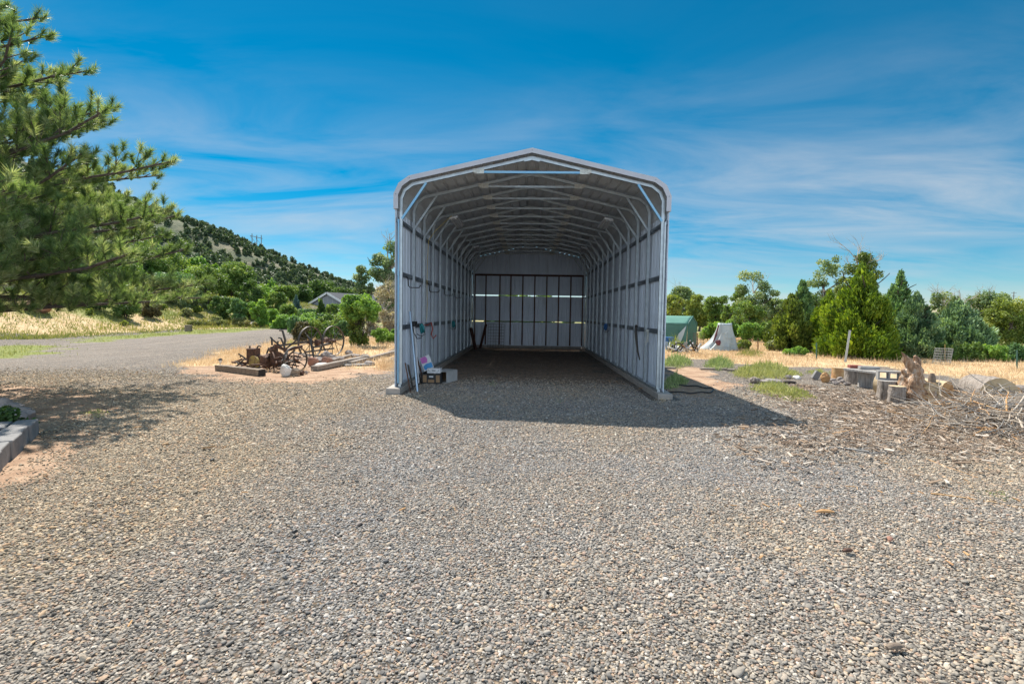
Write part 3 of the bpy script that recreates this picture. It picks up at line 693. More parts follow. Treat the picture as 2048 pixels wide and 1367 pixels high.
# fluorescent strip lights hanging below the roof
def strip_light(x, y, z, label, ln=1.3):
    t = thing('strip_light', label, 'strip light', (CX + x, y, z), 'strip lights under the carport roof'); s = 1 if x > 0 else -1
    R = Matrix.Rotation(s * radians(13), 3, 'Y')
    mb = MB(); mb.box((0, 0, 0), (.24, ln, .05), M=R); mb.build('housing', M['white'], t, bevel=.008)
    for dx in (-.05, .05):
        mb = MB(); c = R @ Vector((dx, 0, -.040)); mb.tube([c + Vector((0, -ln / 2 + .03, 0)), c + Vector((0, ln / 2 - .03, 0))], .016, 8); mb.build('lamp_tube', M['diffuser'], t)
    for dy in (-ln / 2 + .1, ln / 2 - .1):
        mb = MB(); mb.tube([(0, dy, .02), (0, dy, .17)], .004, 4); mb.build('hanger', M['wire'], t)
strip_light(-2.02, 14.3, 4.17, 'white strip light hanging at the left side of the roof, nearest the opening')
strip_light(2.02, 14.3, 4.17, 'white strip light hanging at the right side of the roof, nearest the opening')
strip_light(-2.02, 20.2, 4.17, 'white strip light hanging at the left side of the roof, deep inside the carport')
strip_light(2.02, 20.2, 4.17, 'white strip light hanging at the right side of the roof, deep inside the carport')
# yellow cord
mb = MB(); pts = [(CX - 2.05, 13.6, 4.2), (CX - 2.2, 13.55, 4.05), (CX - 2.45, 13.5, 3.8), (CX - 2.62, 13.45, 3.55), (CX - 2.64, 13.42, 3.0), (CX - 2.65, 13.42, 2.4), (CX - 2.64, 13.43, 1.9), (CX - 2.65, 13.42, 1.45)]
mb.tube(pts, .007, 5); tag(mb.build('extension_cord', M['yellow'], origin=Vector(pts[0])), 'thin yellow cord running from a strip light down the left wall', 'cord')
# hooks on the left wall
for i, (y, dx) in enumerate(((11.45, .0), (13.9, .0), (16.4, .0), (18.7, 0))):
    mb = MB(); x = CX - 2.73; z = 2.47
    mb.tube([(x, y, z), (x + .04, y, z - .03), (x + .06, y - .02, z - .20), (x + .10, y - .03, z - .24), (x + .30, y - .03, z - .24), (x + .33, y - .02, z - .18)], .013, 6)
    nm = ['nearest the opening', 'second from the opening', 'third from the opening', 'farthest from the opening']
    tag(mb.build('storage_hook', M['black'], origin=Vector((x, y, z))), 'black storage hook on the upper left wall rail, ' + nm[i], 'hook', 'hooks on the left wall')
mb = MB(); x = CX - 2.7; mb.tube([(x, 11.95, 1.36), (x + .05, 11.95, 1.2), (x + .12, 11.95, 1.08), (x + .22, 11.95, 1.10)], .012, 6); mb.box((x + .06, 11.95, 1.39), (.18, .12, .05))
tag(mb.build('storage_hook', M['black'], origin=Vector((x, 11.95, 1.3))), 'black hook with a flat arm on the lower left wall rail beside the broom', 'hook')
def webbing(x, y, z, mt, name, label, s=1):
    t = thing(name, label, 'strap', (x, y, z))
    mb = MB(); mb.tube([(-.02 * s, 0, .10), (.03 * s, 0, .06), (.05 * s, .0, -.08), (.0, 0, -.12), (-.03 * s, .02, 0), (-.02 * s, 0, .1)], .032, 8, amp=.3, fr=9); mb.build('coil', mt, t)
    mb = MB(); mb.tube([(.06 * s, -.03, -.04), (.10 * s, -.08, -.14), (.0, -.12, -.19), (-.1 * s, -.10, -.12)], .010, 5); mb.build('hook_end', M['black'], t)
webbing(CX - 2.60, 12.55, 1.30, M['teal'], 'ratchet_strap', 'teal ratchet strap coiled on the lower left wall rail near the boxes')
webbing(CX - 2.60, 17.9, 1.30, M['teal'], 'ratchet_strap', 'teal ratchet strap hanging on the left wall deep inside the carport')
webbing(CX + 2.60, 17.6, 1.30, M['blue'], 'ratchet_strap', 'blue strap bundle hanging on the lower right wall rail', -1)
mb = MB(); x = CX - 2.64; mb.tube([(x, 14.0, 1.42), (x + .04, 14.0, 1.25), (x, 14.02, 1.1), (x + .05, 14.05, .98), (x + .13, 14.05, 1.08)], .018, 6)
mb.tube([(x, 14.0, 1.42), (x + .02, 13.4, 1.36), (x + .02, 12.9, 1.38)], .012, 6)
tag(mb.build('bungee_cord', M['red'], origin=Vector((x, 14, 1.3))), 'red cord with a hook on the lower left wall rail', 'cord')
mb = MB(); x = CX + 2.62; mb.tube([(x, 12.7, 1.42), (x - .03, 12.65, 1.45), (x - .05, 12.6, 1.3), (x - .03, 12.4, .85), (x - .01, 12.25, .66)], [.02, .03, .03, .022, .012], 6, amp=.2)
tag(mb.build('dark_strap', M['iron'], origin=Vector((x, 12.6, 1.3))), 'dark strap hanging down from the lower right wall rail', 'strap')
for (y, z, lab) in ((11.6, 1.25, 'small pale latch on the second post of the right wall'),):
    mb = MB(); mb.box((CX + 2.63, y, z), (.04, .03, .28)); mb.box((CX + 2.61, y, z + .11), (.05, .09, .04)); mb.tube([(CX + 2.6, y, z - .12), (CX + 2.6, y, z - .2)], .012, 6)
    tag(mb.build('latch', M['plate'], origin=Vector((CX + 2.63, y, z))), lab, 'latch')

# things leaning at the left front
def leaner(name, a, b_, r, mt, label, cat, n=6, sq=False):
    mb = MB()
    if sq: mb.bar(a, b_, r * 2, r * 1.2)
    else: mb.tube([a, b_], r, n)
    return tag(mb.build(name, mt, origin=Vector(a)), label, cat)
pb = G(835, 783); leaner('aluminium_pole', (pb.x, pb.y, 0), (CX - 2.63, 11.4, 1.70), .024, M['bluepole'], 'pale blue metal pole leaning against the left wall by the opening', 'pole', 8)
pb = G(821, 784); leaner('metal_bar', (pb.x, pb.y, 0), (CX - 2.60, 10.86, .62), .018, M['rust'], 'thin rusty bar leaning on the front left post', 'bar', sq=True)
pb = G(826, 779); leaner('metal_bar', (pb.x, pb.y, 0), (CX - 2.62, 11.2, .55), .024, M['iron'], 'thicker dark bar leaning beside the rusty one at the front left post', 'bar', sq=True)
t = thing('broom', 'upside down broom with a pale handle leaning on the left wall', 'broom', (CX - 2.55, 12.0, 0))
mb = MB(); mb.tube([(0, 0, .04), (-.10, -.05, 1.38)], .016, 8); mb.build('handle', M['white'], t)
mb = MB(); mb.box((-.10, -.05, 1.43), (.09, .28, .10)); mb.build('brush_head', M['black'], t, bevel=.01)
leaner('timber_offcut', (CX - 2.5, 12.35, .0), (CX - 2.66, 12.3, .62), .03, M['rustpost'], 'short reddish board standing against the left wall behind the broom', 'board', sq=True)
# boxes
pb = G(862, 768); bx0, by0 = pb.x, pb.y
t = thing('fruit_carton', 'dark printed carton with brown panels on the gravel by the left wall', 'carton', (bx0, by0 + .18, 0))
mb = MB(); w, d, h, th = .44, .34, .25, .012
for c, dd in (((0, -d / 2, h / 2), (w, th, h)), ((0, d / 2, h / 2), (w, th, h)), ((-w / 2, 0, h / 2), (th, d - .02, h)), ((w / 2, 0, h / 2), (th, d - .02, h)), ((0, 0, .02), (w - .02, d - .02, .015))): mb.box(c, dd)
mb.build('box', M['darkcard'], t)
for x, z, ww, hh in ((-.15, .10, .09, .17), (.16, .10, .09, .17), (.0, .045, .15, .07)):
    mb = MB(); mb.box((x, -d / 2 - .008, z + .03), (ww, .004, hh)); mb.build('brown_panel', M['cardboard'], t)
mb = MB(); mb.box((0, -d / 2 - .008, .18), (.10, .004, .035)); mb.build('hand_hole', M['white'], t)
t = thing('white_box', 'small white box with a dark scribble lying on top of the dark carton', 'box', (bx0 + .06, by0 + .14, .258))
mb = MB(); mb.box((0, 0, .06), (.31, .26, .115)); mb.build('box', M['white'], t, bevel=.004)
mb = MB(); mb.box((0, 0, .122), (.30, .26, .006)); mb.build('lid', M['greystump'], t)
mb = MB(); y = -.134
for i in range(7): mb.box((-.04 + i * .013, y, .065 + .006 * sin(i * 2.3)), (.007, .002, .026))
for s in (-1, 1): mb.tube([(s * .125, y, .09), (s * .11, y, .05), (s * .07, y, .04)], .003, 4)
mb.build('printed_mark', M['black'], t)
t = thing('printed_box', 'pink and blue printed box propped at an angle on the carton by the left wall', 'box', (bx0 - .06, by0 + .05, .36)); t.rotation_euler = (radians(-14), radians(-24), 0)
mb = MB(); mb.box((0, 0, .15), (.24, .05, .34)); mb.build('box', M['white'], t, bevel=.004)
mb = MB(); mb.add([(-.11, -.028, .17), (.02, -.028, .15), (.05, -.028, .23), (.02, -.028, .31), (-.115, -.028, .31)], [(0, 1, 2, 3, 4)]); mb.build('pink_print', M['pink'], t)
mb = MB(); mb.add([(-.10, -.028, .0), (.115, -.028, .0), (.115, -.028, .12), (-.02, -.028, .13), (-.10, -.028, .10)], [(0, 1, 2, 3, 4)]); mb.build('blue_print', M['blueprint'], t)
t = thing('white_carton', 'open white carton lying on its side beside the dark carton', 'carton', (bx0 + .27, by0 + .50, 0)); t.rotation_euler.z = radians(-20)
mb = MB(); w, d, h = .34, .55, .28
for c, dd in (((0, 0, h), (w, d, .012)), ((0, 0, .012), (w, d, .012)), ((-w / 2, 0, h / 2), (.012, d, h - .02)), ((w / 2, 0, h / 2), (.012, d, h - .02))): mb.box(c, dd)
mb.build('box', M['greycard'], t)
mb = MB(); mb.box((0, .1, h / 2), (w - .03, .012, h - .03)); mb.build('inner_card', M['cardboard'], t)
mb = MB(); mb.bar((-w / 2, -d / 2, .14), (-w / 2 + .12, -d / 2 - .12, .14), .01, .24); mb.build('flap', M['whiteboard'], t)
# boards and a wire panel at the back left
leaner('board', (CX - 2.45, 24.2, 0), (CX - 2.66, 24.0, 1.0), .07, M['rustpost'], 'dark board leaning in the back left corner of the carport', 'board', sq=True)
leaner('board', (CX - 2.3, 24.9, 0), (CX - 2.05, 25.2, 1.15), .05, M['rustpost'], 'second narrow reddish board leaning on the back wall', 'board', sq=True)
mb = MB(); x0, y0 = CX - 1.95, 25.2
for i in range(7): mb.tube([(x0 + i * .13, y0 - .18, .02), (x0 + i * .13, y0 + .1, 1.15)], .006, 4)
for j in range(9): mb.tube([(x0, y0 - .18 + .28 * j / 8, .04 + j * .14), (x0 + .78, y0 - .18 + .28 * j / 8, .04 + j * .14)], .006, 4)
tag(mb.build('wire_mesh_sheet', M['rustwire'], origin=Vector((x0, y0, 0))), 'square mesh wire panel leaning on the back wall of the carport', 'wire panel')
# black hose beside the right wall
mb = MB(); pts = []
for i in range(40):
    a = -2.0 + i * .105; rr = 1.0 + .03 * sin(i * .7); pts.append((3.55 + .72 * cos(a) * rr, 12.0 + .62 * sin(a) * rr, .035 + .012 * sin(i)))
pts = [(2.98, 11.1, .12), (3.05, 11.45, .03)] + pts + [(2.98, 12.5, .03)]
for k_ in (0,): pass
mb.tube(pts, .017, 6); tag(mb.build('garden_hose', M['black'], origin=Vector((3.9, 12, 0))), 'black hose looped on the ground outside the right wall', 'hose')
# ------------------------------------------------------------------ old farm implements on the left
def wheel(parent, c, R, axis, ns=10, wd_=.07, mat=None, th=.022, hub=.07):
    c = Vector(c); ax = Vector(axis).normalized(); mat = mat or M['iron']
    mb = MB(); mb.ring(c, ax, R, th, 40, w=wd_); w = mb.build('wheel', mat, parent)
    mb = MB(); mb.tube([c - ax * .10, c - ax * .03, c + ax * .03, c + ax * .10], [hub * .7, hub, hub, hub * .7], 12); mb.build('hub', M['rust'], w)
    u = ax.cross(Vector((0, 0, 1))); u = u.normalized() if u.length > .1 else Vector((1, 0, 0)); v = ax.cross(u)
    for i in range(ns):
        th_ = 2 * pi * i / ns + .2; d = u * cos(th_) + v * sin(th_)
        mb = MB(); mb.tube([c + d * hub * .8 + ax * (.04 if i % 2 else -.04), c + d * (R - .01)], .013, 5); mb.build('spoke', mat, w)
    return w
# big two wheeled axle
pA = G(620, 716); pB = G(666, 712)
base = G(640, 714)
t = thing('wheeled_implement', 'rusty old farm implement with two big spoked iron wheels on an axle', 'farm implement', base, 'old farm machinery beside the drive')
cA = W(621, 687, pA.y) - base; cB = W(667, 685, pB.y + .3) - base
R = .56
ax = Vector((.93, -.36, .02)).normalized()
cA.z = R; cB.z = R
wheel(t, cA, R, ax); wheel(t, cB, R, ax)
mb = MB(); mb.tube([cA - ax * .1, cB + ax * .1], .035, 8); mb.build('axle', M['rust'], t)
mb = MB(); mb.bar(cA + Vector((.1, 0, .05)), Vector((-1.35, -.75, .42)), .07, .07); mb.bar(cB + Vector((-.1, 0, -.1)), cA + Vector((.2, -.2, -.15)), .10, .06); mb.bar(cB + Vector((.05, -.1, -.28)), cA + Vector((.05, -.5, -.3)), .06, .05); mb.build('frame', M['iron'], t)
mb = MB(); mb.tube([cB + Vector((-.25, 0, 0)), cB + Vector((-.12, 0, .0))], .12, 10); mb.ico(cB + Vector((-.25, -.05, .05)), (.14, .12, .1), 3); mb.ico(cA + Vector((.25, -.02, 0)), (.14, .12, .12), 8); mb.build('gear_case', M['rust'], t)
mb = MB(); mb.tube([cA + Vector((-.15, -.1, .35)), cA + Vector((.1, -.25, .12)), cA + Vector((.22, -.35, -.25)), cA + Vector((.28, -.4, -.5))], [.02, .05, .05, .03], 7, flat=.4); mb.build('curved_tine', M['iron'], t)
mb = MB(); mb.bar(Vector((-.75, -.5, .2)), Vector((.3, -.6, .08)), .08, .05); mb.bar(Vector((-.6, -.9, .25)), Vector((.1, -1.1, .12)), .10, .03); mb.build('drawbar', M['oldwood'], t)
# plough with levers (middle)
base = G(565, 742); t = thing('riding_plough', 'rusted riding plough with tall bent levers and a single spoked wheel', 'farm implement', base, 'old farm machinery beside the drive')
def q(px, py, dy=0.0):  # a point on this machine seen at that pixel, dy metres behind its base line
    return W(px, py, base.y + dy) - base
mb = MB(); mb.bar(q(548, 690), q(572, 700, .2), .10, .08); mb.bar(q(553, 692), q(540, 722), .06, .05); mb.bar(q(540, 722), q(527, 735, -.2), .10, .06); mb.bar(q(567, 702, .2), q(605, 692, .4), .13, .07)
mb.bar(q(552, 712), q(600, 725, .1), .05, .06); mb.bar(q(535, 722), q(585, 735, -.1), .06, .05); mb.bar(q(573, 700, .2), q(575, 732), .06, .05); mb.build('frame', M['rust'], t)
lev = [[(544, 690), (543.5, 676), (540.5, 674)], [(570, 696), (562, 676), (557, 675)], [(568, 693), (570.5, 680), (565, 661), (559, 660)], [(554, 706), (555, 685), (557, 682)], [(527, 735), (533, 708), (538, 695)], [(590, 700), (575, 712), (568, 722)], [(572, 697), (593, 680)], [(544, 678), (563, 693)]]
for k, l in enumerate(lev):
    mb = MB(); mb.tube([q(a, b_, .1 + .05 * k) for a, b_ in l], .024 if k != 2 else .03, 6); mb.build('lever', M['iron'], t)
mb = MB(); mb.ico(q(553, 717), (.30, .16, .22), 21, amp=.4); mb.ico(q(533, 722), (.14, .2, .26), 25, amp=.4); mb.ico(q(545, 700), (.1, .14, .12), 29, amp=.4); mb.build('gear_housing', M['rust'], t)
mb = MB()
mb.tube([q(576, 703), q(570, 716), q(563, 722, -.2)], [.03, .09, .05], 6, flat=.3); mb.build('ploughshare', M['steelpost'], t)
wc = q(591, 719, -.15); wheel(t, wc, .36, (.86, -.5, 0), 8, .05, th=.02, hub=.05)
mb = MB(); mb.tube([wc, q(562, 722)], .028, 6); mb.tube([q(590, 722, -.2), q(556, 732, -.1)], .02, 6); mb.build('axle', M['iron'], t)
rr = random.Random(5); mb = MB()
for i in range(26):
    a = q(rr.uniform(530, 590), rr.uniform(712, 738), rr.uniform(-.4, .5)); b_ = a + Vector((rr.gauss(0, .25), rr.gauss(0, .2), rr.gauss(0, .12))); a.z = max(a.z, .03); b_.z = max(b_.z, .03)
    mb.tube([a, (a + b_) / 2 + Vector((0, 0, .04)), b_], rr.uniform(.010, .024), 5)
mb.build('linkage', M['rust'], t)
# left machine with a hopper
base = G(512, 733); t = thing('seed_drill', 'rusted small machine with a boxy hopper, a yellow disc and bent rods', 'farm implement', base, 'old farm machinery beside the drive')
mb = MB(); a = q(500, 700); b_ = q(514, 698); mb.box(q(507, 706), (.27, .3, .30)); mb.box(q(506, 698), (.24, .34, .03)); mb.ico(q(509, 718), (.26, .22, .22), 4, amp=.3); mb.build('hopper', M['rust'], t, bevel=.01)
mb = MB(); c = q(509, 724, -.25); mb.tube([c - Vector((.02, .04, 0)), c + Vector((.02, .04, 0))], [.20, .17], 18); mb.build('disc', M['yellowiron'], t)
for l in ([(500, 716), (500, 702), (499.5, 691)], [(512, 701), (516, 692), (519, 691), (522, 693)], [(478, 708), (486, 713), (503, 727)], [(477, 707), (482, 711), (480, 714)], [(468, 735), (478, 728), (490, 716)], [(470, 722), (480, 728), (505, 733)], [(521, 735), (524, 742), (528, 748)]):
    mb = MB(); mb.tube([q(a, b_, -.05) for a, b_ in l], .024, 6); mb.build('rod', M['iron'], t)
mb = MB()
for i in range(18):
    a = q(rr.uniform(472, 525), rr.uniform(718, 736), rr.uniform(-.3, .4)); b_ = a + Vector((rr.gauss(0, .22), rr.gauss(0, .2), rr.gauss(0, .1))); a.z = max(a.z, .03); b_.z = max(b_.z, .03)
    mb.tube([a, b_], rr.uniform(.012, .03), 5)
mb.build('tooth_bar', M['rust'], t)

def beam(name, a, b_, w, h, mt, label, cat, tarred=None):
    a = Vector(a); b_ = Vector(b_); o = a.copy(); Ld = (b_ - a).length; n = max(3, int(Ld / .25)); rz = random.Random(hash(label) % 999)
    t = (b_ - a).normalized(); sd = t.cross(Vector((0, 0, 1))).normalized(); up = sd.cross(t); vs = []
    for i in range(n + 1):
        c = a + (b_ - a) * i / n
        for (p, r_) in ((-1, -1), (1, -1), (1, 1), (-1, 1)):
            vs.append(c + sd * p * w / 2 * rz.uniform(.9, 1.06) + up * (r_ * h / 2 * rz.uniform(.88, 1.06)))
    mb = MB(); fs = [(i * 4 + j, i * 4 + (j + 1) % 4, (i + 1) * 4 + (j + 1) % 4, (i + 1) * 4 + j) for i in range(n) for j in range(4)]
    mb.add(vs, fs, 0); mb.add(vs[:4], [(3, 2, 1, 0)], 0); mb.add(vs[-4:], [(0, 1, 2, 3)], 1 if tarred else 0)
    return tag(mb.build(name, [mt, M['tar']] if tarred else mt, origin=o, bevel=.008), label, cat)
def gp(px, py, z=0.08): v = G(px, py); v.z = z; return v
beam('railroad_tie', gp(437, 741), gp(524, 752, .09), .2, .17, M['tie'], 'weathered railroad tie with a black tarred end in front of the old machines', 'timber', True)
beam('timber_beam', gp(628, 742), gp(722, 723, .10), .2, .14, M['oldwood'], 'long weathered timber edging the rock heap toward the carport', 'timber')
beam('timber_beam', gp(700, 731, .06), gp(800, 706, .10), .16, .13, M['oldwood'], 'dark weathered timber running behind the front left post', 'timber')
beam('timber_beam', gp(665, 726, .08), gp(705, 715, .10), .14, .10, M['oldwood'], 'short weathered timber lying behind the long one beside the rocks', 'timber')
mb = MB(); c = gp(717, 731, .03); mb.box(c, (.85, .35, .05), rz=.5); tag(mb.build('stone_slab', M['block'], origin=c), 'thin pale slab lying in front of the timbers', 'slab')
c = gp(738, 730, .06); mb = MB(); mb.ico(c, (.22, .13, .09), 31); tag(mb.build('rock', M['rock'], origin=c), 'small flat rock at the right end of the pale slab', 'rock', 'rocks around the old machinery')
def rock(px, py, w, h, mt, label, seed, grp='rocks around the old machinery', depth=None, cat='rock'):
    c = G(px, py); c.z = h * .38 + gzf(c.x, c.y); mb = MB(); mb.ico(c, (w / 2, (depth or w * .8) / 2, h * .55), seed, amp=.35, sub=3); o = mb.build('rock', mt, origin=c); tag(o, label, cat, grp); return o
rock(571, 752, .30, .34, M['whiterock'], 'white block shaped stone in front of the old machines', 41)
rock(590, 751, .34, .24, M['tie'], 'brown wood chunk like stone right of the white stone', 42)
rock(626, 732, .32, .34, M['redrock'], 'reddish round boulder, leftmost of the rocks behind the timber', 43)
rock(655, 731, .38, .34, M['redrock'], 'pinkish boulder in the middle of the rock heap', 44)
rock(642, 733, .40, .16, M['whiterock'], 'pale flat rock between the two reddish boulders', 45)
rock(640, 724, .45, .18, M['rock'], 'grey flat rock behind the reddish boulders', 46)
rock(653, 718, .40, .30, M['rock'], 'pointed brown rock at the back of the heap under the big wheels', 47)
rock(676, 722, .46, .22, M['rock'], 'low brown rock right of the pinkish boulder', 48)
rock(664, 719, .3, .2, M['rock'], 'small brown rock beside the pointed rock', 49)
rock(710, 716, .4, .2, M['rock'], 'grey rock near the end of the timbers', 50)
rock(730, 722, .4, .25, M['oldwood'], 'dark flat stone on the rear timbers nearest the carport', 51)
rock(698, 712, .3, .25, M['rock'], 'tilted rock behind the short timber', 52)
rock(604, 750, .16, .14, M['rust'], 'small dark clod right of the brown chunk', 53)
rock(637, 738, .26, .12, M['whiterock'], 'small pale stone nearest the long timber', 54)
rock(77, 662, 2.0, 1.0, M['redrock'], 'big brown boulder across the drive under the pine', 61, 'stones across the drive')
rock(12, 657, 1.6, .7, M['rock'], 'low grey boulder at the left edge across the drive', 62, 'stones across the drive')
rock(612, 748, .1, .1, M['rock'], 'tiny grey stone beside the small dark clod', 55)
# solar light
c = G(441, 737); t = thing('solar_light', 'small black solar path light standing beside the railroad tie', 'garden light', c)
mb = MB(); mb.tube([(0, 0, 0), (0, 0, .2)], .008, 6); mb.build('stake', M['steelpost'], t)
mb = MB(); mb.tube([(0, 0, .17), (0, 0, .185), (0, 0, .24), (0, 0, .25)], [.02, .035, .045, .045], 10); mb.build('lens', M['diffuser'], t)
mb = MB(); mb.tube([(0, 0, .25), (0, 0, .265), (0, 0, .30)], [.065, .062, .015], 12); mb.build('cap', M['black'], t)
# wood block across the drive
c = G(377, 663); mb = MB(); mb.box(c + Vector((0, 0, .24)), (.40, .40, .5), rz=.3); tag(mb.build('wood_block', M['tie'], origin=c, bevel=.02), 'square brown wood block standing on the grass edge of the drive', 'block')
# gravel heap
c = G(553, 650); c.z = gzf(c.x, c.y); mb = MB(); mb.ico(c + Vector((0, 0, .15)), (2.0, 1.4, .62), 71, sub=4, amp=.5, flatcut=False); tag(mb.build('gravel_heap', M['rock'], origin=c), 'low heap of dark gravel at the far bend of the drive', 'heap')
mb = MB(); c = G(545, 652); c.z = gzf(c.x, c.y); mb.ico(c + Vector((-1.4, -.4, .1)), (1.1, .8, .35), 75, sub=4, amp=.5, flatcut=False); tag(mb.build('gravel_heap', M['rock'], origin=c), 'smaller gravel heap left of the dark heap', 'heap')

# raised bed with concrete blocks, bottom left
P0 = G(80, 868); P1 = G(0, 948); d = (P1 - P0); d.z = 0; Lw = d.length; d.normalize(); sd = Vector((-d.y, d.x, 0)); sd = sd if sd.x < 0 else -sd
ang = atan2(d.y, d.x)
pos = [('at the far end of the row', 0), ('second from the far end', 1), ('third from the far end', 2), ('fourth from the far end', 3), ('fifth from the far end', 4), ('sixth from the far end', 5), ('nearest the camera', 6)]
for lab, i in pos:
    c = P0 + d * (.22 + i * .46) + sd * (.12 + (.02 if i % 2 else 0)); mb = MB()
    mb.box((c.x, c.y, .10), (.44, .22, .22 + (.004 * (i % 3))), rz=ang + (.02 if i % 2 else -.015))
    tag(mb.build('concrete_block', M['block'], origin=Vector((c.x, c.y, 0)), bevel=.014), 'outer grey block of the raised bed edge, ' + lab, 'concrete block', 'blocks edging the raised bed')
    c2 = c + sd * .25; mb = MB(); mb.box((c2.x, c2.y, .10), (.44, .22, .22 - .006 * (i % 2)), rz=ang - .01)
    tag(mb.build('concrete_block', M['block'], origin=Vector((c2.x, c2.y, 0)), bevel=.014), 'inner grey block of the raised bed edge, ' + lab, 'concrete block', 'blocks edging the raised bed')
for i, (px_, py_) in enumerate(((10, 812), (30, 822), (5, 826), (45, 830), (22, 836), (38, 842), (8, 842), (55, 838))):
    c = G(px_, py_); c.z = .07; mb = MB(); mb.ico(c, (.13, .09, .09), 80 + i, sub=3)
    tag(mb.build('rock', M['rock'], origin=c), 'pale rounded stone heaped behind the end of the raised bed', 'rock', 'stones behind the raised bed')
mb = MB(); c = P0 + sd * 1.5 + d * 1.2; mb.box((c.x, c.y, .06), (3.0, 2.0, .12), rz=ang); o = mb.build('bed_soil', simple('bed soil', (.12, .08, .055), (.06, .04, .03), rough=.95, sc=8, bmp=.02), origin=Vector((c.x, c.y, 0))); o['kind'] = 'structure'

# ------------------------------------------------------------------ house, power line
hd = 88.0
A = W(655, 587, hd); Bl = W(606, 617, hd); zb = gzf(A.x, A.y) - 2.0
t = thing('house', 'grey gabled house half hidden among the trees below the hill', 'house', (A.x, A.y, 0))
hgt = A.z; wl = (A.x - Bl.x); ez = Bl.z
wr = wl * 1.05; dp = 14
mb = MB(); xs_ = [(-wl, ez), (0, hgt), (wr, ez)]
sh = Vector((.34, .94, 0))
front = [(-wl + .3, 0, zb), (wr * .82, 0, zb), (wr * .82, 0, ez + .6), (0, 0, hgt - .12), (-wl + .3, 0, ez)]
back = [(p[0] + sh.x * dp, sh.y * dp, p[2]) for p in front]
mb.add(front + back, [(4, 3, 2, 1, 0), (5, 6, 7, 8, 9), (0, 1, 6, 5), (1, 2, 7, 6), (4, 0, 5, 9)]); mb.build('wall', M['siding'], t)
mb = MB()
for i in range(9):
    x = -wl * .7 + i * wl * .18; zt = hgt - abs(x) / wl * (hgt - ez) - .3; mb.box((x, -.03, (zt + zb) / 2), (.05, .04, zt - zb))
mb.build('siding_batten', M['trim'], t)
for s, x1 in ((-1, -wl - .4), (1, wr + .4)):
    mb = MB(); a = Vector((0, -.4, hgt + .05)); z1 = hgt + .05 - (hgt - ez) / (wl if s < 0 else wr) * abs(x1); b_ = Vector((x1, -.4, z1)); o_ = sh * dp
    up = Vector((0, 0, .2)); vs = [a, b_, b_ + o_, a + o_, a + up, b_ + up, b_ + o_ + up, a + o_ + up]; mb.add(vs, [(0, 1, 2, 3), (7, 6, 5, 4), (0, 4, 5, 1), (1, 5, 6, 2), (2, 6, 7, 3)]); mb.build('roof', M['shake'], t)
    mb = MB(); mb.bar(a + Vector((0, -.03, .06)), b_ + Vector((0, -.03, .06)), .06, .34); mb.build('barge_board', M['white'], t)
# second roof poking out behind the hedge
rd = 300.0
def hpole(pxs, tops, dist, label):
    base = W(pxs[1], tops[1] + 38, dist); zb = float(hz_(base.x, base.y)) - .3
    t = thing('power_line_tower', label, 'utility pole', (base.x, base.y, zb)); tp = []
    for px_, ty in zip(pxs, tops):
        p = W(px_, ty, dist) - Vector((base.x, base.y, zb)); tp.append(p); mb = MB(); mb.tube([(p.x, 0, -2.5), (p.x, 0, p.z)], [.28, .2], 8); mb.build('pole', M['pole'], t)
    c = W(500, 471, dist) - Vector((base.x, base.y, zb)); e = W(525, 477, dist) - Vector((base.x, base.y, zb))
    mb = MB(); mb.bar(c, e, .3, .32); mb.build('crossarm', M['pole'], t)
    for k in (0.08, .5, .92):
        p = c.lerp(e, k); mb = MB(); mb.tube([p, p - Vector((0, 0, 1.2))], .09, 6); mb.build('insulator', M['iron'], t)
    mb = MB(); mb.bar(tp[0] - Vector((0, 0, 2.6)), tp[1] - Vector((0, 0, 5.2)), .16, .16); mb.bar(tp[1] - Vector((0, 0, 2.6)), tp[2] - Vector((0, 0, 5.2)), .16, .16); mb.build('cross_brace', M['pole'], t)
hpole((504, 513.5, 522.5), (467, 470, 470), 292.0, 'three legged wooden power line tower standing on the hill ridge')
p = W(2028, 583, 240.0); t = thing('utility_pole', 'lone utility pole far away above the trees at the right edge', 'utility pole', (p.x, p.y, -4))
mb = MB(); mb.tube([(0, 0, 0), (0, 0, p.z + 4)], [.22, .15], 8); mb.build('pole', M['pole'], t)
for dz in (.6, 2.0):
    mb = MB(); mb.box((0, 0, p.z + 4 - dz), (2.4 if dz < 1 else 1.6, .15, .15)); mb.build('crossarm', M['pole'], t)

# ------------------------------------------------------------------ right side: tent, tarp, fences, cages
D = 29.0
a = W(1393, 633, D); zt = a.z; e1 = W(1376, 646, D); e2 = W(1408, 646, D); cx = (e1.x + e2.x) / 2; hw = (e2.x - e1.x) / 2; zg = gzf(cx, D)
cy = D; Lt = 4.8
t = thing('storage_tent', 'green tarpaulin storage tent with a peaked roof beyond the carport', 'tent', (cx, cy, zg))
h = zt - zg; he = e1.z - zg
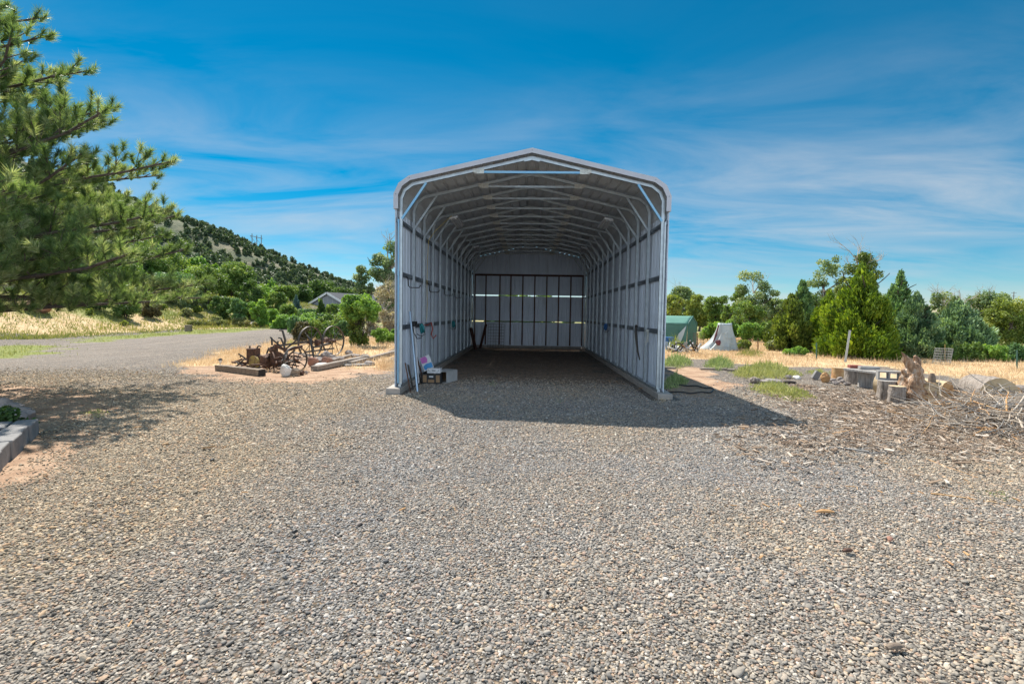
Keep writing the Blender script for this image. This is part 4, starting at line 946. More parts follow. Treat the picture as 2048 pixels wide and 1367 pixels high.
# the long side runs to the left and slightly back
sv = Vector((-1, .10, 0)).normalized(); fv = Vector((.55, .83, 0)).normalized()   # side dir, gable dir
gw = hw * 2 / fv.x
def TP(u, v, z): p = sv * u + fv * v; return (-hw + p.x, p.y, z)
secs = [(0.0, .0), (0.0, he), (gw / 2, h), (gw, he), (gw, .0)]
def cloth(fn_, nu, nv, mat, name, th=.012):
    vs = [fn_(i / nu, j / nv) for i in range(nu + 1) for j in range(nv + 1)]; mb = MB()
    mb.add(vs, [(i * (nv + 1) + j, (i + 1) * (nv + 1) + j, (i + 1) * (nv + 1) + j + 1, i * (nv + 1) + j + 1) for i in range(nu) for j in range(nv)], 0, True)
    o = mb.build(name, mat, t); s_ = o.modifiers.new('thick', 'SOLIDIFY'); s_.thickness = th; return o
cloth(lambda u, v: TP(u * Lt, gw / 2 * v * 1.0 - .06 * (1 - v), he + .02 + (h - he) * v - .10 * (1 - v) + .02 * sin(u * 9) * (1 - v)), 24, 6, M['tentroof'], 'roof_left')
cloth(lambda u, v: TP(u * Lt, gw / 2 + gw / 2 * v + .05 * v, h - (h - he) * v - .08 * v), 24, 6, M['tentroof'], 'roof_right')
cloth(lambda u, v: TP(u * Lt, -.02 - .05 * sin(u * 38) * v * (1 - v) * 2 - .18 * v * (1 if u < .12 else 0) * (1 - u / .12), he * (1 - v)), 60, 10, M['tentgreen'], 'side_wall')
cloth(lambda u, v: TP(-.02 - .03 * sin(u * 42) * (1 - v * .3), u * gw, v * (he + (h - he) * (1 - abs(2 * u - 1)))), 48, 10, M['tentgreen'], 'front_wall')
cloth(lambda u, v: TP(Lt, u * gw, v * (he + (h - he) * (1 - abs(2 * u - 1)))), 8, 4, M['tentgreen'], 'back_wall')
mb = MB(); mb.tube([TP(0, -.01, 0), TP(-.03, 0, he), TP(-.03, gw / 2, h + .01), TP(-.03, gw, he), TP(-.0, gw + .01, 0)], .035, 6); mb.build('frame_pole', M['tentgreen'], t)
mb = MB(); mb.add([TP(.05, -.10, he * .9), TP(.45, -.12, he * .55), TP(.75, -.12, .0), TP(.40, -.16, .0), TP(.18, -.12, he * .5)], [(0, 1, 4), (1, 2, 3, 4)]); mb.build('loose_flap', M['tarp'], t)
# small printed mark on the side: an arched roof outline over a short bar
mb = MB(); lz = he * .74; lu = 1.72
def LT(u, z): return TP(u, -.10, z)
mb.tube([LT(lu + .17, lz), LT(lu + .09, lz + .075), LT(lu, lz + .10), LT(lu - .09, lz + .075), LT(lu - .17, lz)], .013, 5); mb.tube([LT(lu + .2, lz - .05), LT(lu - .2, lz - .05)], .014, 5); mb.build('printed_mark', M['white'], t)

# grey tarp draped over an upright thing
base = G(1446, 700); base.z = gzf(base.x, base.y); sc_ = base.y / FOC
t = thing('covered_equipment', 'pale grey tarp draped over a tall thing right of the tent', 'tarp cover', base)
def tp(u, v):
    a = u * 2 * pi
    top = (.33, .24); bot = (.72, .52); k = v ** 1.25
    sx_ = top[0] + (bot[0] - top[0]) * k; sy_ = top[1] + (bot[1] - top[1]) * k
    z = 1.36 * (1 - v) + .0
    fold = 1 + (.09 * sin(a * 9 + v * 2) + .05 * sin(a * 17 + 1)) * (.15 + v)
    x = cos(a) * sx_ * fold - .16 * max(0, v - .6) * 1.5; y = sin(a) * sy_ * fold
    if x < 0: x *= 1 + .55 * v * v
    if x > .25: z += .0
    if v < .04: z = 1.36 + .02 * cos(a * 2)
    return (x + .05, y, z + .03 * sin(a * 5) * v)
vs = [tp(i / 56, j / 26) for i in range(56) for j in range(27)]; mb = MB()
mb.add(vs, [(i * 27 + j, i * 27 + j + 1, ((i + 1) % 56) * 27 + j + 1, ((i + 1) % 56) * 27 + j) for i in range(56) for j in range(26)], 0, True)
mb.add([vs[i * 27] for i in range(56)], [tuple(range(56))]); mb.build('tarp', M['tarp'], t)
mb = MB()
for k, (x, z, dx) in enumerate(((-.28, .95, .35), (-.05, .70, .5), (.1, .42, .55), (-.2, .25, .6))): mb.tube([(x, -.36 - .25 * (1.3 - z) * .6, z), (x + dx * .5, -.40 - .25 * (1.3 - z) * .7, z - .08), (x + dx, -.34 - .2 * (1.3 - z), z + .02)], .022, 6, flat=.5)
mb.build('fold', M['tarp'], t)
mb = MB(); mb.tube([(-.33, -.20, 1.28), (-.5, -.30, .75), (-.62, -.35, .45)], [.03, .05, .03], 6); mb.ico((-.42, -.52, .42), (.16, .1, .15), 5); mb.build('maroon_cloth', M['maroon'], t)
# scrap heap in front of the tent
base = G(1366, 706); base.z = gzf(base.x, base.y); t = thing('scrap_heap', 'jumble of white and dark metal scrap in the dry grass before the tent', 'scrap', base)
rr = random.Random(12)
for k, (mt, nm, cnt) in enumerate(((M['white'], 'pipe', 16), (M['steelpost'], 'bar', 12), (M['black'], 'rod', 8), (M['cardboard'], 'board', 4))):
    mb = MB()
    for i in range(cnt):
        x = rr.uniform(-.85, .75); a = Vector((x, rr.uniform(-.3, .4), rr.uniform(0, .25))); b_ = a + Vector((rr.gauss(0, .25), rr.gauss(0, .2), rr.uniform(.05, .4)))
        if k in (0, 2): mb.tube([a, b_], rr.uniform(.018, .04), 6)
        else: mb.bar(a, b_, rr.uniform(.06, .16), .02)
    mb.build(nm, mt, t)
mb = MB(); mb.ring((-.25, -.1, .3), (.4, 1, .2), .17, .05, 20, w=.06); mb.build('hoop', M['black'], t)
c = W(1334, 688, 27.5); mb = MB(); mb.box((c.x, c.y, .35), (.55, .4, .38), rz=.3); mb.box((c.x, c.y, .56), (.62, .46, .05), rz=.3); tag(mb.build('blue_crate', M['blue'], origin=Vector((c.x, c.y, 0)), bevel=.02), 'blue plastic tub beside the right wall, left of the scrap', 'tub')
# plain wire mesh panel on a post by the tent, not a gate
base = G(1394, 707); t = thing('wire_mesh_panel', 'square wire mesh panel on a thin dark post in front of the tent', 'wire gate', base)
mb = MB(); mb.tube([(0, 0, 0), (0, 0, .95)], .018, 6); mb.build('post', M['rust'], t)
mb = MB()
for i in range(9): z = .42 + i * .065; mb.tube([(-.19, .02, z), (.30, .02, z)], .0075, 4)
for i in range(4): x = -.19 + i * .163; mb.tube([(x, .02, .42), (x, .02, .94)], .0075, 4)
mb.build('mesh', M['rustwire'], t)
mb = MB(); mb.tube([(-.02, -.01, .95), (-.02, -.01, .80)], .03, 6); mb.build('orange_tag', M['yellowiron'], t)
# steel fence posts
def fpost(px, pyb, pyt, mt, label, lean=0.0, r=.022, pxt=None):
    b_ = G(px, pyb); tp_ = W(pxt if pxt else px, pyt, b_.y); mb = MB(); mb.bar((b_.x, b_.y, -.05), (tp_.x, b_.y, tp_.z), r * 2, r * .9, up=(0, 1, 0)); mb.bar((b_.x, b_.y + r * .8, -.05), (tp_.x, b_.y + r * .8, tp_.z), r * .6, r * 1.4, up=(0, 1, 0))
    return tag(mb.build('fence_post', mt, origin=Vector((b_.x, b_.y, 0))), label, 'post', 'steel posts in the dry grass')
fpost(1516, 702, 676, M['rust'], 'short dark fence post standing in front of the bright hedge')
fpost(1633, 718, 685, M['greenpost'], 'thin dark green post left of the leaning grey post')
fpost(1690, 724, 660, M['steelpost'], 'tall grey metal post leaning to the right by the junipers', r=.036, pxt=1700)
fpost(2034, 738, 700, M['greenpost'], 'dark green post at the right edge in front of the shrubs')
fpost(1754, 716, 678, M['rust'], 'thin brown stake rising out of the left wire cage', r=.014)
fpost(1890, 727, 688, M['yellowiron'], 'thin stake with an orange top behind the right wire cage', r=.014)
def cage(px, py, w, h, label, lean):
    b_ = G(px, py); mb = MB(); n = 16
    for i in range(n):
        a = 2 * pi * i / n; mb.tube([(b_.x + cos(a) * w, b_.y + sin(a) * w, 0), (b_.x + cos(a) * w + lean, b_.y + sin(a) * w, h)], .006, 4)
    for j in range(7):
        z = .03 + (h - .03) * j / 6; pts = [(b_.x + cos(2 * pi * i / n) * w + lean * z / h, b_.y + sin(2 * pi * i / n) * w, z) for i in range(n + 1)]; mb.tube(pts, .006, 4, caps=False)
    tag(mb.build('wire_cage', M['wire'], origin=b_), label, 'wire cage', 'plant cages in the dry grass')
cage(1750, 718, .27, .55, 'wire plant cage before the bright juniper with a dead stick in it', .0)
cage(1882, 729, .27, .62, 'leaning wire plant cage in front of the dark juniper', .08)
# rail fence far right
b1 = G(1985, 690); b2 = G(2110, 690)
y0 = 46.0; pa = W(1985, 672, y0); pb = W(2130, 676, y0)
t = thing('rail_fence', 'low brown two rail fence far off at the right edge', 'fence', (pa.x, y0, gzf(pa.x, y0)))
zt = pa.z - gzf(pa.x, y0)
for z in (zt, zt - .30): mb = MB(); mb.tube([(-2, 0, z), (9, 0, z + .0)], .055, 8); mb.build('rail', M['railwood'], t)
for x in (-1, 2.6, 6.2): mb = MB(); mb.tube([(x, .08, -.3), (x, .08, zt + .05)], .08, 8); mb.build('post', M['railwood'], t)

# ------------------------------------------------------------------ stumps, bricks and planks
def stump(px, py, w, h, bark, top, label, seed, amp=.08, n=28, lean=(0, 0)):
    c = G(px, py); o = c.copy(); c = Vector((c.x, c.y + w / 2, 0)); mb = MB(); ks = 7
    pts = [c + Vector((lean[0] * i / ks, lean[1] * i / ks, -.03 + (h + .03) * i / ks)) for i in range(ks + 1)]
    rad = [w / 2 * (1.08 - .1 * min(1, i / 3)) for i in range(ks + 1)]
    mb.tube(pts, rad, n, amp=amp, fr=7 + seed * .1, capmi=1); return tag(mb.build('stump', [bark, top], origin=c), label, 'stump', 'cut wood rounds by the brush pile')
stump(1684, 757, .35, .30, M['freshwood'], M['palewood'], 'short reddish cut round, leftmost of the stumps', 1, .04)
stump(1717, 768, .44, .39, M['stumpbark'], M['palewood'], 'brown stump holding up the left end of the plank', 2)
stump(1747, 776, .42, .40, M['greystump'], M['greystump'], 'weathered grey stump under the right end of the plank', 3, .05)
stump(1784, 806, .34, .44, M['stumpbark'], M['greystump'], 'ridged bark stump in front, under the cinder block', 4, .16)
stump(1803, 812, .30, .38, M['stumpbark'], M['palewood'], 'dark deeply ridged stump beside the root wad', 5, .2)
c1 = W(1697, 731, 13.4); c2 = W(1782, 741, 12.4); zt = .425
mb = MB(); mb.bar((c1.x, c1.y, zt), (c2.x, c2.y, zt - .01), .34, .05); tag(mb.build('plank', M['greystump'], origin=Vector((c1.x, c1.y, zt)), bevel=.006), 'weathered grey plank laid across two stumps', 'plank')
c = W(1711, 726, 13.4); mb = MB(); mb.box((c.x, c.y, zt + .065), (.30, .18, .075), rz=-.2); tag(mb.build('brick', M['brick'], origin=Vector((c.x, c.y, zt))  , bevel=.005), 'red brick lying on the plank', 'brick')
c = W(1738, 728, 13.1); mb = MB(); mb.box((c.x, c.y, zt + .065), (.42, .19, .07), rz=-.25); tag(mb.build('concrete_slab', M['ciblock'], origin=Vector((c.x, c.y, zt)), bevel=.005), 'flat grey concrete block lying on the plank beside the brick', 'concrete block')
def cinder(c, rz, label, w=.40, d=.19, h=.19):
    mb = MB(); R = Matrix.Rotation(rz, 3, 'Z'); t_ = .032
    def bx(cc, dd): mb.box(Vector(c) + R @ Vector(cc), dd, rz=rz)
    bx((0, 0, -h / 2 + t_ / 2), (w, d, t_)); bx((0, 0, h / 2 - t_ / 2), (w, d, t_))
    for x in (-w / 2 + t_ / 2, 0, w / 2 - t_ / 2): bx((x, 0, 0), (t_, d - .004, h - t_ * 2))
    tag(mb.build('cinder_block', M['ciblock'], origin=Vector(c), bevel=.004), label, 'cinder block', 'cinder blocks by the stumps')
c = W(1783, 755, 10.95); cinder((c.x, c.y + .1, .53), -.35, 'hollow cinder block lying on the ridged bark stump')
c = G(1764, 779); cinder((c.x, c.y + .1, .10), .5, 'cinder block on the ground left of the ridged bark stump')
c = G(1764, 776); cinder((c.x + .01, c.y + .12, .295), .45, 'second cinder block stacked left of the ridged bark stump')
# broken chunks
mb = MB(); c = G(1650, 764); mb.ico(c + Vector((0, 0, .11)), (.14, .10, .15), 91, sub=3); tag(mb.build('wood_chunk', M['freshwood'], origin=c), 'broken orange wood chunk standing left of the stumps', 'wood chunk')
mb = MB(); c = G(1636, 760); Rm = Matrix.Rotation(.5, 3, 'Y'); mb.box(c + Vector((0, .1, .12)), (.16, .1, .24), M=Rm); tag(mb.build('concrete_slab', M['block'], origin=c, bevel=.01), 'tilted white concrete piece leaning on the orange chunk', 'concrete block')
labs = ['dark split log piece at the left end of the rock row', 'pale flat stone in the rock row among the weeds', 'grey low stone in the rock row', 'brown stone in the middle of the rock row', 'small grey rock behind the rock row', 'pale oval stone at the right end of the rock row', 'long low grey log in the rock row', 'dark lump half covered by weeds']
for i, (px_, py_, w, h, mt) in enumerate(((1510, 766, .30, .18, M['stumpbark']), (1533, 757, .22, .10, M['whiterock']), (1528, 765, .3, .10, M['rock']), (1556, 767, .26, .14, M['rock']), (1575, 757, .2, .13, M['rock']), (1594, 758, .24, .12, M['whiterock']), (1545, 763, .42, .1, M['greystump']), (1578, 766, .35, .08, M['darkbark']))):
    rock(px_, py_, w, h, mt, labs[i], 100 + i, 'low row of stones among the weeds')
for i, (a, b_, lab) in enumerate((((1400, 739), (1453, 740), 'thin dark board lying in front of the middle weed clump'), ((1454, 741), (1470, 742), 'short grey brick at the end of the thin board'), ((1322, 736), (1350, 738), 'thin board lying close to the right wall'))):
    beam('board', gp(*a, .03), gp(*b_, .03), .12, .06, M['oldwood'], lab, 'board')
for i, (px_, py_) in enumerate(((1665, 763), (1672, 768), (1685, 765), (1694, 770), (1680, 760))):
    rock(px_, py_, .2, .1, M['rock'], ['flat grey rubble piece left of the brown stump', 'rubble piece before the reddish round', 'pale rubble piece under the reddish round', 'rubble piece nearest the plank', 'reddish rubble piece left of the short round'][i], 120 + i, 'rubble by the stumps')

# root wad: sawn trunk with a gnarled root spike
B = G(1850, 812); t = thing('root_wad', 'big gnarled root with a tall twisted spike and a fresh sawn face', 'root wad', B); base = B
def rq(px, py, dy=0.0): return W(px, py, B.y + .25 + dy) - B
mb = MB()
mb.tube([rq(1800, 800, .05), rq(1815, 785), rq(1838, 784), rq(1856, 788, -.1)], [.10, .20, .23, .19], 30, amp=.45, fr=7, sub=6, zs=.5)
mb.tube([rq(1830, 806), rq(1825, 784), rq(1824, 766), rq(1825, 750), rq(1826, 738), rq(1825, 727), rq(1825, 722)], [.30, .27, .22, .175, .145, .11, .03], 36, amp=.42, fr=10, sub=7, zs=.3)
mb.tube([rq(1823, 738), rq(1814, 719), rq(1803, 704)], [.10, .062, .008], 20, amp=.5, fr=14, sub=7, zs=.3)
mb.tube([rq(1832, 738), rq(1834, 722), rq(1829, 711)], [.09, .062, .02], 20, amp=.5, fr=14, sub=6, zs=.3)
mb.tube([rq(1815, 760), rq(1806, 742), rq(1803, 738)], [.06, .04, .01], 10, amp=.6, fr=12, sub=4); mb.tube([rq(1832, 765, .1), rq(1842, 742, .1), rq(1845, 736, .1)], [.05, .03, .01], 10, amp=.6, fr=12, sub=4)
mb.build('root_body', M['gnarl'], t)
mb = MB(); c = rq(1858, 790, -.14); mb.tube([rq(1838, 782, .1), c + Vector((0, -.03, 0))], [.24, .235], 30, amp=.12, fr=4, capmi=1); mb.build('sawn_trunk', [M['freshwood'], M['palewood']], t)
mb = MB(); mb.tube([rq(1812, 792, -.1), rq(1838, 797, -.16), rq(1862, 800, -.14)], [.06, .15, .10], 14, amp=.3, fr=7); mb.build('split_flank', M['freshwood'], t)
mb = MB(); mb.tube([rq(1863, 772, .3), rq(1863, 755, .3), rq(1864, 746, .3)], [.075, .06, .035], 9, amp=.4, fr=12); mb.build('broken_stub', M['tie'], t)
def logp(name, a, b_, r0, r1, bark, cut, label, amp=.1, grp=None, n=26):
    a = Vector(a); b_ = Vector(b_); mb = MB(); ks = 6
    mb.tube([a.lerp(b_, i / ks) for i in range(ks + 1)], [r0 + (r1 - r0) * i / ks for i in range(ks + 1)], n, amp=amp, fr=5, capmi=1)
    return tag(mb.build(name, [bark, cut], origin=a), label, 'log', grp)
c = G(1893, 806); logp('log', (c.x, c.y, .22), (c.x - .55, c.y + 1.2, .24), .23, .26, M['palewood'], M['freshwood'], 'debarked pale log lying right behind the sawn root wad', .06)
c = G(1995, 815); logp('log', (c.x, c.y, .28), (c.x + .38, c.y + 1.0, .26), .31, .29, M['stumpbark'], M['palewood'], 'thick log with ridged grey bark and a split tan end behind the branches', .12)
c = G(2030, 812); logp('log', (c.x - .1, c.y, .2), (c.x + 1.3, c.y + .5, .2), .22, .2, M['stumpbark'], M['freshwood'], 'ridged bark log at the right edge behind the branches', .15)
c = G(1925, 800); logp('log', (c.x - .1, c.y, .12), (c.x + .4, c.y + .3, .14), .16, .14, M['stumpbark'], M['stumpbark'], 'low bark covered log between the pale log and the thick one', .25)

# prominent pale branches and the brush heap
def branch(pts, r, mt, label, idx):
    # pts = (pixel x, pixel y, height above ground guess by depth)
    P = [W(a, b_, yy) for a, b_, yy in pts]
    P = [Vector((p.x, p.y, max(p.z, .015))) for p in P]; k = len(P)
    mb = MB(); fine = []
    for i in range(k - 1):
        for s in range(4): fine.append(P[i].lerp(P[i + 1], s / 4) + Vector((random.gauss(0, .006), random.gauss(0, .006), random.gauss(0, .004))))
    fine.append(P[-1]); kk = len(fine)
    mb.tube(fine, [r * (1 - .65 * i / kk) for i in range(kk)], 6, amp=.15, fr=20)
    return tag(mb.build('branch', mt, origin=P[0]), label, 'branch', 'cut branches at the woodpile')
branch([(2010, 842, 8.3), (1950, 818, 8.6), (1905, 805, 8.9), (1880, 788, 9.2), (1877, 770, 9.3), (1880, 745, 9.4)], 0.0136, M['deadwood'], 'pale branch rising upright in front of the pale log', 0)
branch([(2046, 846, 8.0), (2000, 808, 8.6), (1970, 780, 9.2), (1968, 765, 9.4)], 0.0112, M['deadwood'], 'thin pale branch slanting in front of the thick log', 1)
branch([(1842, 815, 9.2), (1862, 802, 9.0), (1900, 797, 8.9), (1910, 810, 8.8)], 0.0099, M['deadwood'], 'arching pale twig in front of the root wad', 2)
branch([(2040, 812, 8.8), (1985, 803, 8.9), (1940, 801, 9.0), (1912, 806, 9.0)], 0.0136, M['deadwood'], 'long straight whitish branch lying before the thick log', 3)
branch([(1975, 862, 7.9), (1965, 830, 8.2), (1962, 815, 8.4), (1955, 803, 8.6)], 0.0149, M['deadwood'], 'forked whitish branch standing in the brush heap', 4)
branch([(2050, 790, 8.6), (2025, 822, 8.2), (2010, 850, 7.9)], 0.0161, M['deadwood'], 'thick white branch at the right edge of the brush heap', 5)
branch([(2012, 828, 8.3), (2013, 800, 8.5), (2016, 782, 8.7)], 0.0161, M['freshwood'], 'orange peeled branch standing up before the edge log', 6)
branch([(1838, 850, 8.2), (1868, 830, 8.4), (1864, 812, 8.6), (1858, 798, 8.8)], 0.0087, M['deadwood'], 'thin curved pale twig below the sawn face', 7)
branch([(1930, 852, 8.0), (1890, 835, 8.2), (1848, 812, 8.5), (1836, 798, 8.7)], 0.0112, M['deadwood'], 'long bent pale branch left of the brush heap', 8)
branch([(2048, 858, 7.7), (2035, 835, 7.9), (2044, 815, 8.1)], 0.0186, M['deadwood'], 'stout pale branch upright at the far right of the heap', 9)
def brush(n, sx, poly, hmax, seed, name, label, rmin=.005, rmax=.013, mt=None):
    rr = random.Random(seed); mb = MB(); xs_ = [p[0] for p in poly]; ys_ = [p[1] for p in poly]; k = 0
    while k < n:
        x = rr.uniform(min(xs_), max(xs_)); y = rr.uniform(min(ys_), max(ys_)); dd = float(pdist(poly, np.array([x]), np.array([y]))[0])
        if dd < 0: continue
        H = hmax * min(1, dd / .6); a = Vector((x, y, rr.uniform(.01, max(.02, H)))); th = rr.gauss(.2, .9) + (pi if rr.random() < .5 else 0); Ls = rr.uniform(.25, 1.1) * sx
        pts = [a]; d = Vector((cos(th), sin(th) * .7, rr.gauss(0, .16)))
        for j in range(5):
            d = (d + Vector((rr.gauss(0, .18), rr.gauss(0, .18), rr.gauss(-.02, .12)))).normalized(); q_ = pts[-1] + d * Ls / 5; q_.z = max(q_.z, .01); pts.append(q_)
        r = rr.uniform(rmin, rmax); mb.tube(pts, [r * (1 - .12 * j) for j in range(6)], 5, mi=rr.choice((0, 0, 0, 0, 1, 1, 2, 3)))
        k += 1
    o = mb.build(name, [M['deadwood'], M['greystump'], M['freshwood'], M['tie']]); return tag(o, label, 'brush pile', kind='stuff')
BP = GP([(1838, 838), (1880, 815), (1960, 808), (2060, 800), (2120, 820), (2110, 875), (1990, 880), (1900, 866)])
brush(2300, .9, BP, .40, 3, 'brush_pile', 'tangled heap of pale dead twigs in front of the logs')
TW = GP([(1560, 850), (1700, 790), (1850, 805), (1990, 850), (2100, 880), (2100, 930), (1850, 905), (1650, 915), (1570, 890)])
brush(420, .45, TW, .03, 4, 'scattered_twigs', 'loose thin twigs scattered over the bark chips', .0025, .008)

# bark chips and slivers lying around: box slivers
def slivers(n, polyz, seed, name, label, mats, L0, L1, flat=.35, spread=None, bbox=None, wt=None):
    g_ = np.random.default_rng(seed); out = [];
    x = g_.uniform(bbox[0], bbox[1], n * 6); y = g_.uniform(bbox[2], bbox[3], n * 6); w_ = polyz(x, y); k = g_.random(len(x)) < w_; x = x[k][:n]; y = y[k][:n]; n = len(x)
    Ls = g_.uniform(L0, L1, n) * np.exp(g_.normal(0, .35, n)); Wd = Ls * g_.uniform(.08, .28, n); T = np.minimum(Wd * .4, .012); th = g_.uniform(0, pi, n)
    u = np.stack([np.cos(th), np.sin(th), g_.normal(0, .12, n)], -1); v_ = np.stack([-np.sin(th), np.cos(th), g_.normal(0, .35, n)], -1); w3 = np.cross(u, v_)
    c = np.stack([x, y, .018 + g_.uniform(0, .03, n) + .05 * polyz(x, y) * (fn(x, y, 2.2, 8) * .5 + .5)], -1)
    def P(a, b_, e, tap=1.0): return c + u * (a * Ls / 2)[:, None] + v_ * (b_ * Wd / 2 * tap)[:, None] + w3 * (e * T)[:, None]
    tl = g_.uniform(.2, .9, n)
    A = [P(-1, -1, 0), P(1, -1, 0, tl[:, None].squeeze()), P(1, 1, 0, tl), P(-1, 1, 0)]; Bt = [P(-1, -1, 1), P(1, -1, 1, tl), P(1, 1, 1, tl), P(-1, 1, 1)]
    quads = [(Bt[0], Bt[1], Bt[2], Bt[3]), (A[0], A[1], Bt[1], Bt[0]), (A[2], A[3], Bt[3], Bt[2]), (A[1], A[2], Bt[2], Bt[1]), (A[3], A[0], Bt[0], Bt[3])]
    V = np.stack([np.stack(q_, 1) for q_ in quads], 1).reshape(-1, 3); hue = np.repeat(g_.random(n), 5)
    o = link(name, raw_mesh(name, V, 4, mats, {'hue': hue})); return tag(o, label, 'wood debris', kind='stuff')
M['chips'] = leafmat('bark chips', (.14, .095, .065), (.36, .26, .18), (.62, .54, .45), trans=0.0, rough=.9)
slivers(10000, lambda x, y: z_chip(x, y), 5, 'bark_debris', 'brown bark chips and wood slivers covering the ground by the woodpile', M['chips'], .03, .09, bbox=(2.5, 14, 5.0, 13))
slivers(1200, lambda x, y: np.clip(.25 + fn(x, y, .6, 2), 0, 1) * (1 - z_chip(x, y)) * (y < 13) * (np.abs(x) < y * .98 + 1) * np.where(x > 2, 1, .22), 6, 'straw_litter', 'sparse straw coloured slivers lying on the gravel', simple('straw litter', (.50, .30, .13), (.30, .16, .08), rough=.9, sc=3), .02, .05, bbox=(-10, 13, 2, 13))
# single sticks and cones on the gravel
for (px_, py_, ln, an, mt, lab) in ((1790, 1303, .10, .2, M['tie'], 'curled brown bark piece on the gravel at the bottom right'), (1650, 1029, .16, .05, M['freshwood'], 'orange wood splinter on the gravel right of centre'), (1528, 939, .07, .3, M['tie'], 'small dark brown clod on the gravel in front of the chips'), (1780, 1085, .07, .9, M['redrock'], 'reddish pebble larger than its neighbours on the right gravel'), (1695, 1108, .08, .2, M['rust'], 'dark brown bark bit left of the reddish pebble'), (1695, 902, .45, -.45, M['greystump'], 'grey flat stick lying on the small chip patch'), (590, 1070, .05, 1.0, M['black'], 'small black stone on the gravel left of centre'), (425, 925, .05, 1.0, M['black'], 'small black stone on the left gravel')):
    c = G(px_, py_); mb = MB(); d_ = Vector((cos(an), sin(an), 0)) * ln / 2; up_ = Vector((0, 0, .028))
    mb.tube([c - d_ + up_, c - d_ * .3 + up_ * 1.3, c + d_ * .4 + up_ * 1.2, c + d_ + up_], [.012, .022, .02, .008] if ln < .3 else .016, 7, amp=.4, fr=30, flat=.6)
    tag(mb.build('debris_piece', mt, origin=c), lab, 'debris')
branch([(1850, 933, 6.4), (1900, 962, 6.0), (1965, 1000, 5.6)], 0.0050, M['freshwood'], 'thin orange stalk lying on the gravel at the right', 10)
branch([(1860, 1036, 5.1), (1960, 1055, 4.95), (2050, 1085, 4.75)], 0.0074, M['freshwood'], 'long orange stalk lying on the gravel at the lower right edge', 11)
# ------------------------------------------------------------------ vegetation
def unit(a): return a / (np.linalg.norm(a, axis=-1, keepdims=True) + 1e-9)
def leaf_quads(P, nrm, up, ln, wd, g_):
    """diamond leaves: P centres, nrm facing, up long direction"""
    v_ = unit(up - nrm * np.sum(up * nrm, -1, keepdims=True)); u = np.cross(nrm, v_)
    a = ln[:, None] * .5; b_ = wd[:, None] * .5
    bend = nrm * (ln * .12)[:, None]
    return np.stack([P - v_ * a - bend, P + u * b_ + v_ * a * .1, P + v_ * a - bend, P - u * b_ + v_ * a * .1], 1).reshape(-1, 3)
def cloud(cl, n, size, seed, aspect=.6, upb=.0, shell=.55, outb=.55):
    """cl rows: x,y,z,rx,ry,rz,hue"""
    g_ = np.random.default_rng(seed); cl = np.asarray(cl, float); wt = (cl[:, 3] * cl[:, 4] * cl[:, 5]) ** .67; wt /= wt.sum()
    k = g_.choice(len(cl), n, p=wt); d = unit(g_.normal(0, 1, (n, 3))); r = g_.random(n) ** (1 / 3.0); r = shell + (1 - shell) * r
    r = np.where(g_.random(n) < .25, g_.random(n) ** .5, r)
    # ragged clump surface
    rag = 1 + .28 * np.sin(d[:, 0] * 5 + k) * np.cos(d[:, 1] * 6 + k * 1.7) + .10 * g_.normal(0, 1, n)
    P = cl[k, :3] + d * (r * rag)[:, None] * cl[k, 3:6]
    nr = unit(d * outb + g_.normal(0, .6, (n, 3)) + np.array([0, 0, .35]))
    up = unit(g_.normal(0, 1, (n, 3)) + d * .5 + np.array([0, 0, upb]))
    ln = size * np.exp(g_.normal(0, .25, n)); V = leaf_quads(P, nr, up, ln, ln * aspect, g_)
    hue = np.clip(cl[k, 6] + g_.normal(0, .17, n), 0, 1); return V, hue, P
def limb(mb, a, d, Ls, r, depth, rr, tips, up=.15, spread=.6, seg=4, mi=0):
    pts = [Vector(a)]; d = Vector(d).normalized()
    for i in range(seg):
        d = (d + Vector((rr.gauss(0, .16), rr.gauss(0, .16), rr.gauss(up * .5, .10)))).normalized(); pts.append(pts[-1] + d * Ls / seg)
    mb.tube(pts, [r * (1 - .55 * i / seg) for i in range(seg + 1)], 6 if r > .03 else 4, mi=mi, caps=False)
    tips.append((pts[-1], Ls)); 
    if depth > 0:
        for j in range(rr.choice((2, 3))):
            k = rr.randint(max(1, seg // 2), seg); dd = (d + Vector((rr.gauss(0, spread), rr.gauss(0, spread), rr.gauss(.1, spread * .6)))).normalized(); limb(mb, pts[k], dd, Ls * rr.uniform(.5, .75), r * .5, depth - 1, rr, tips, up, spread, seg, mi)
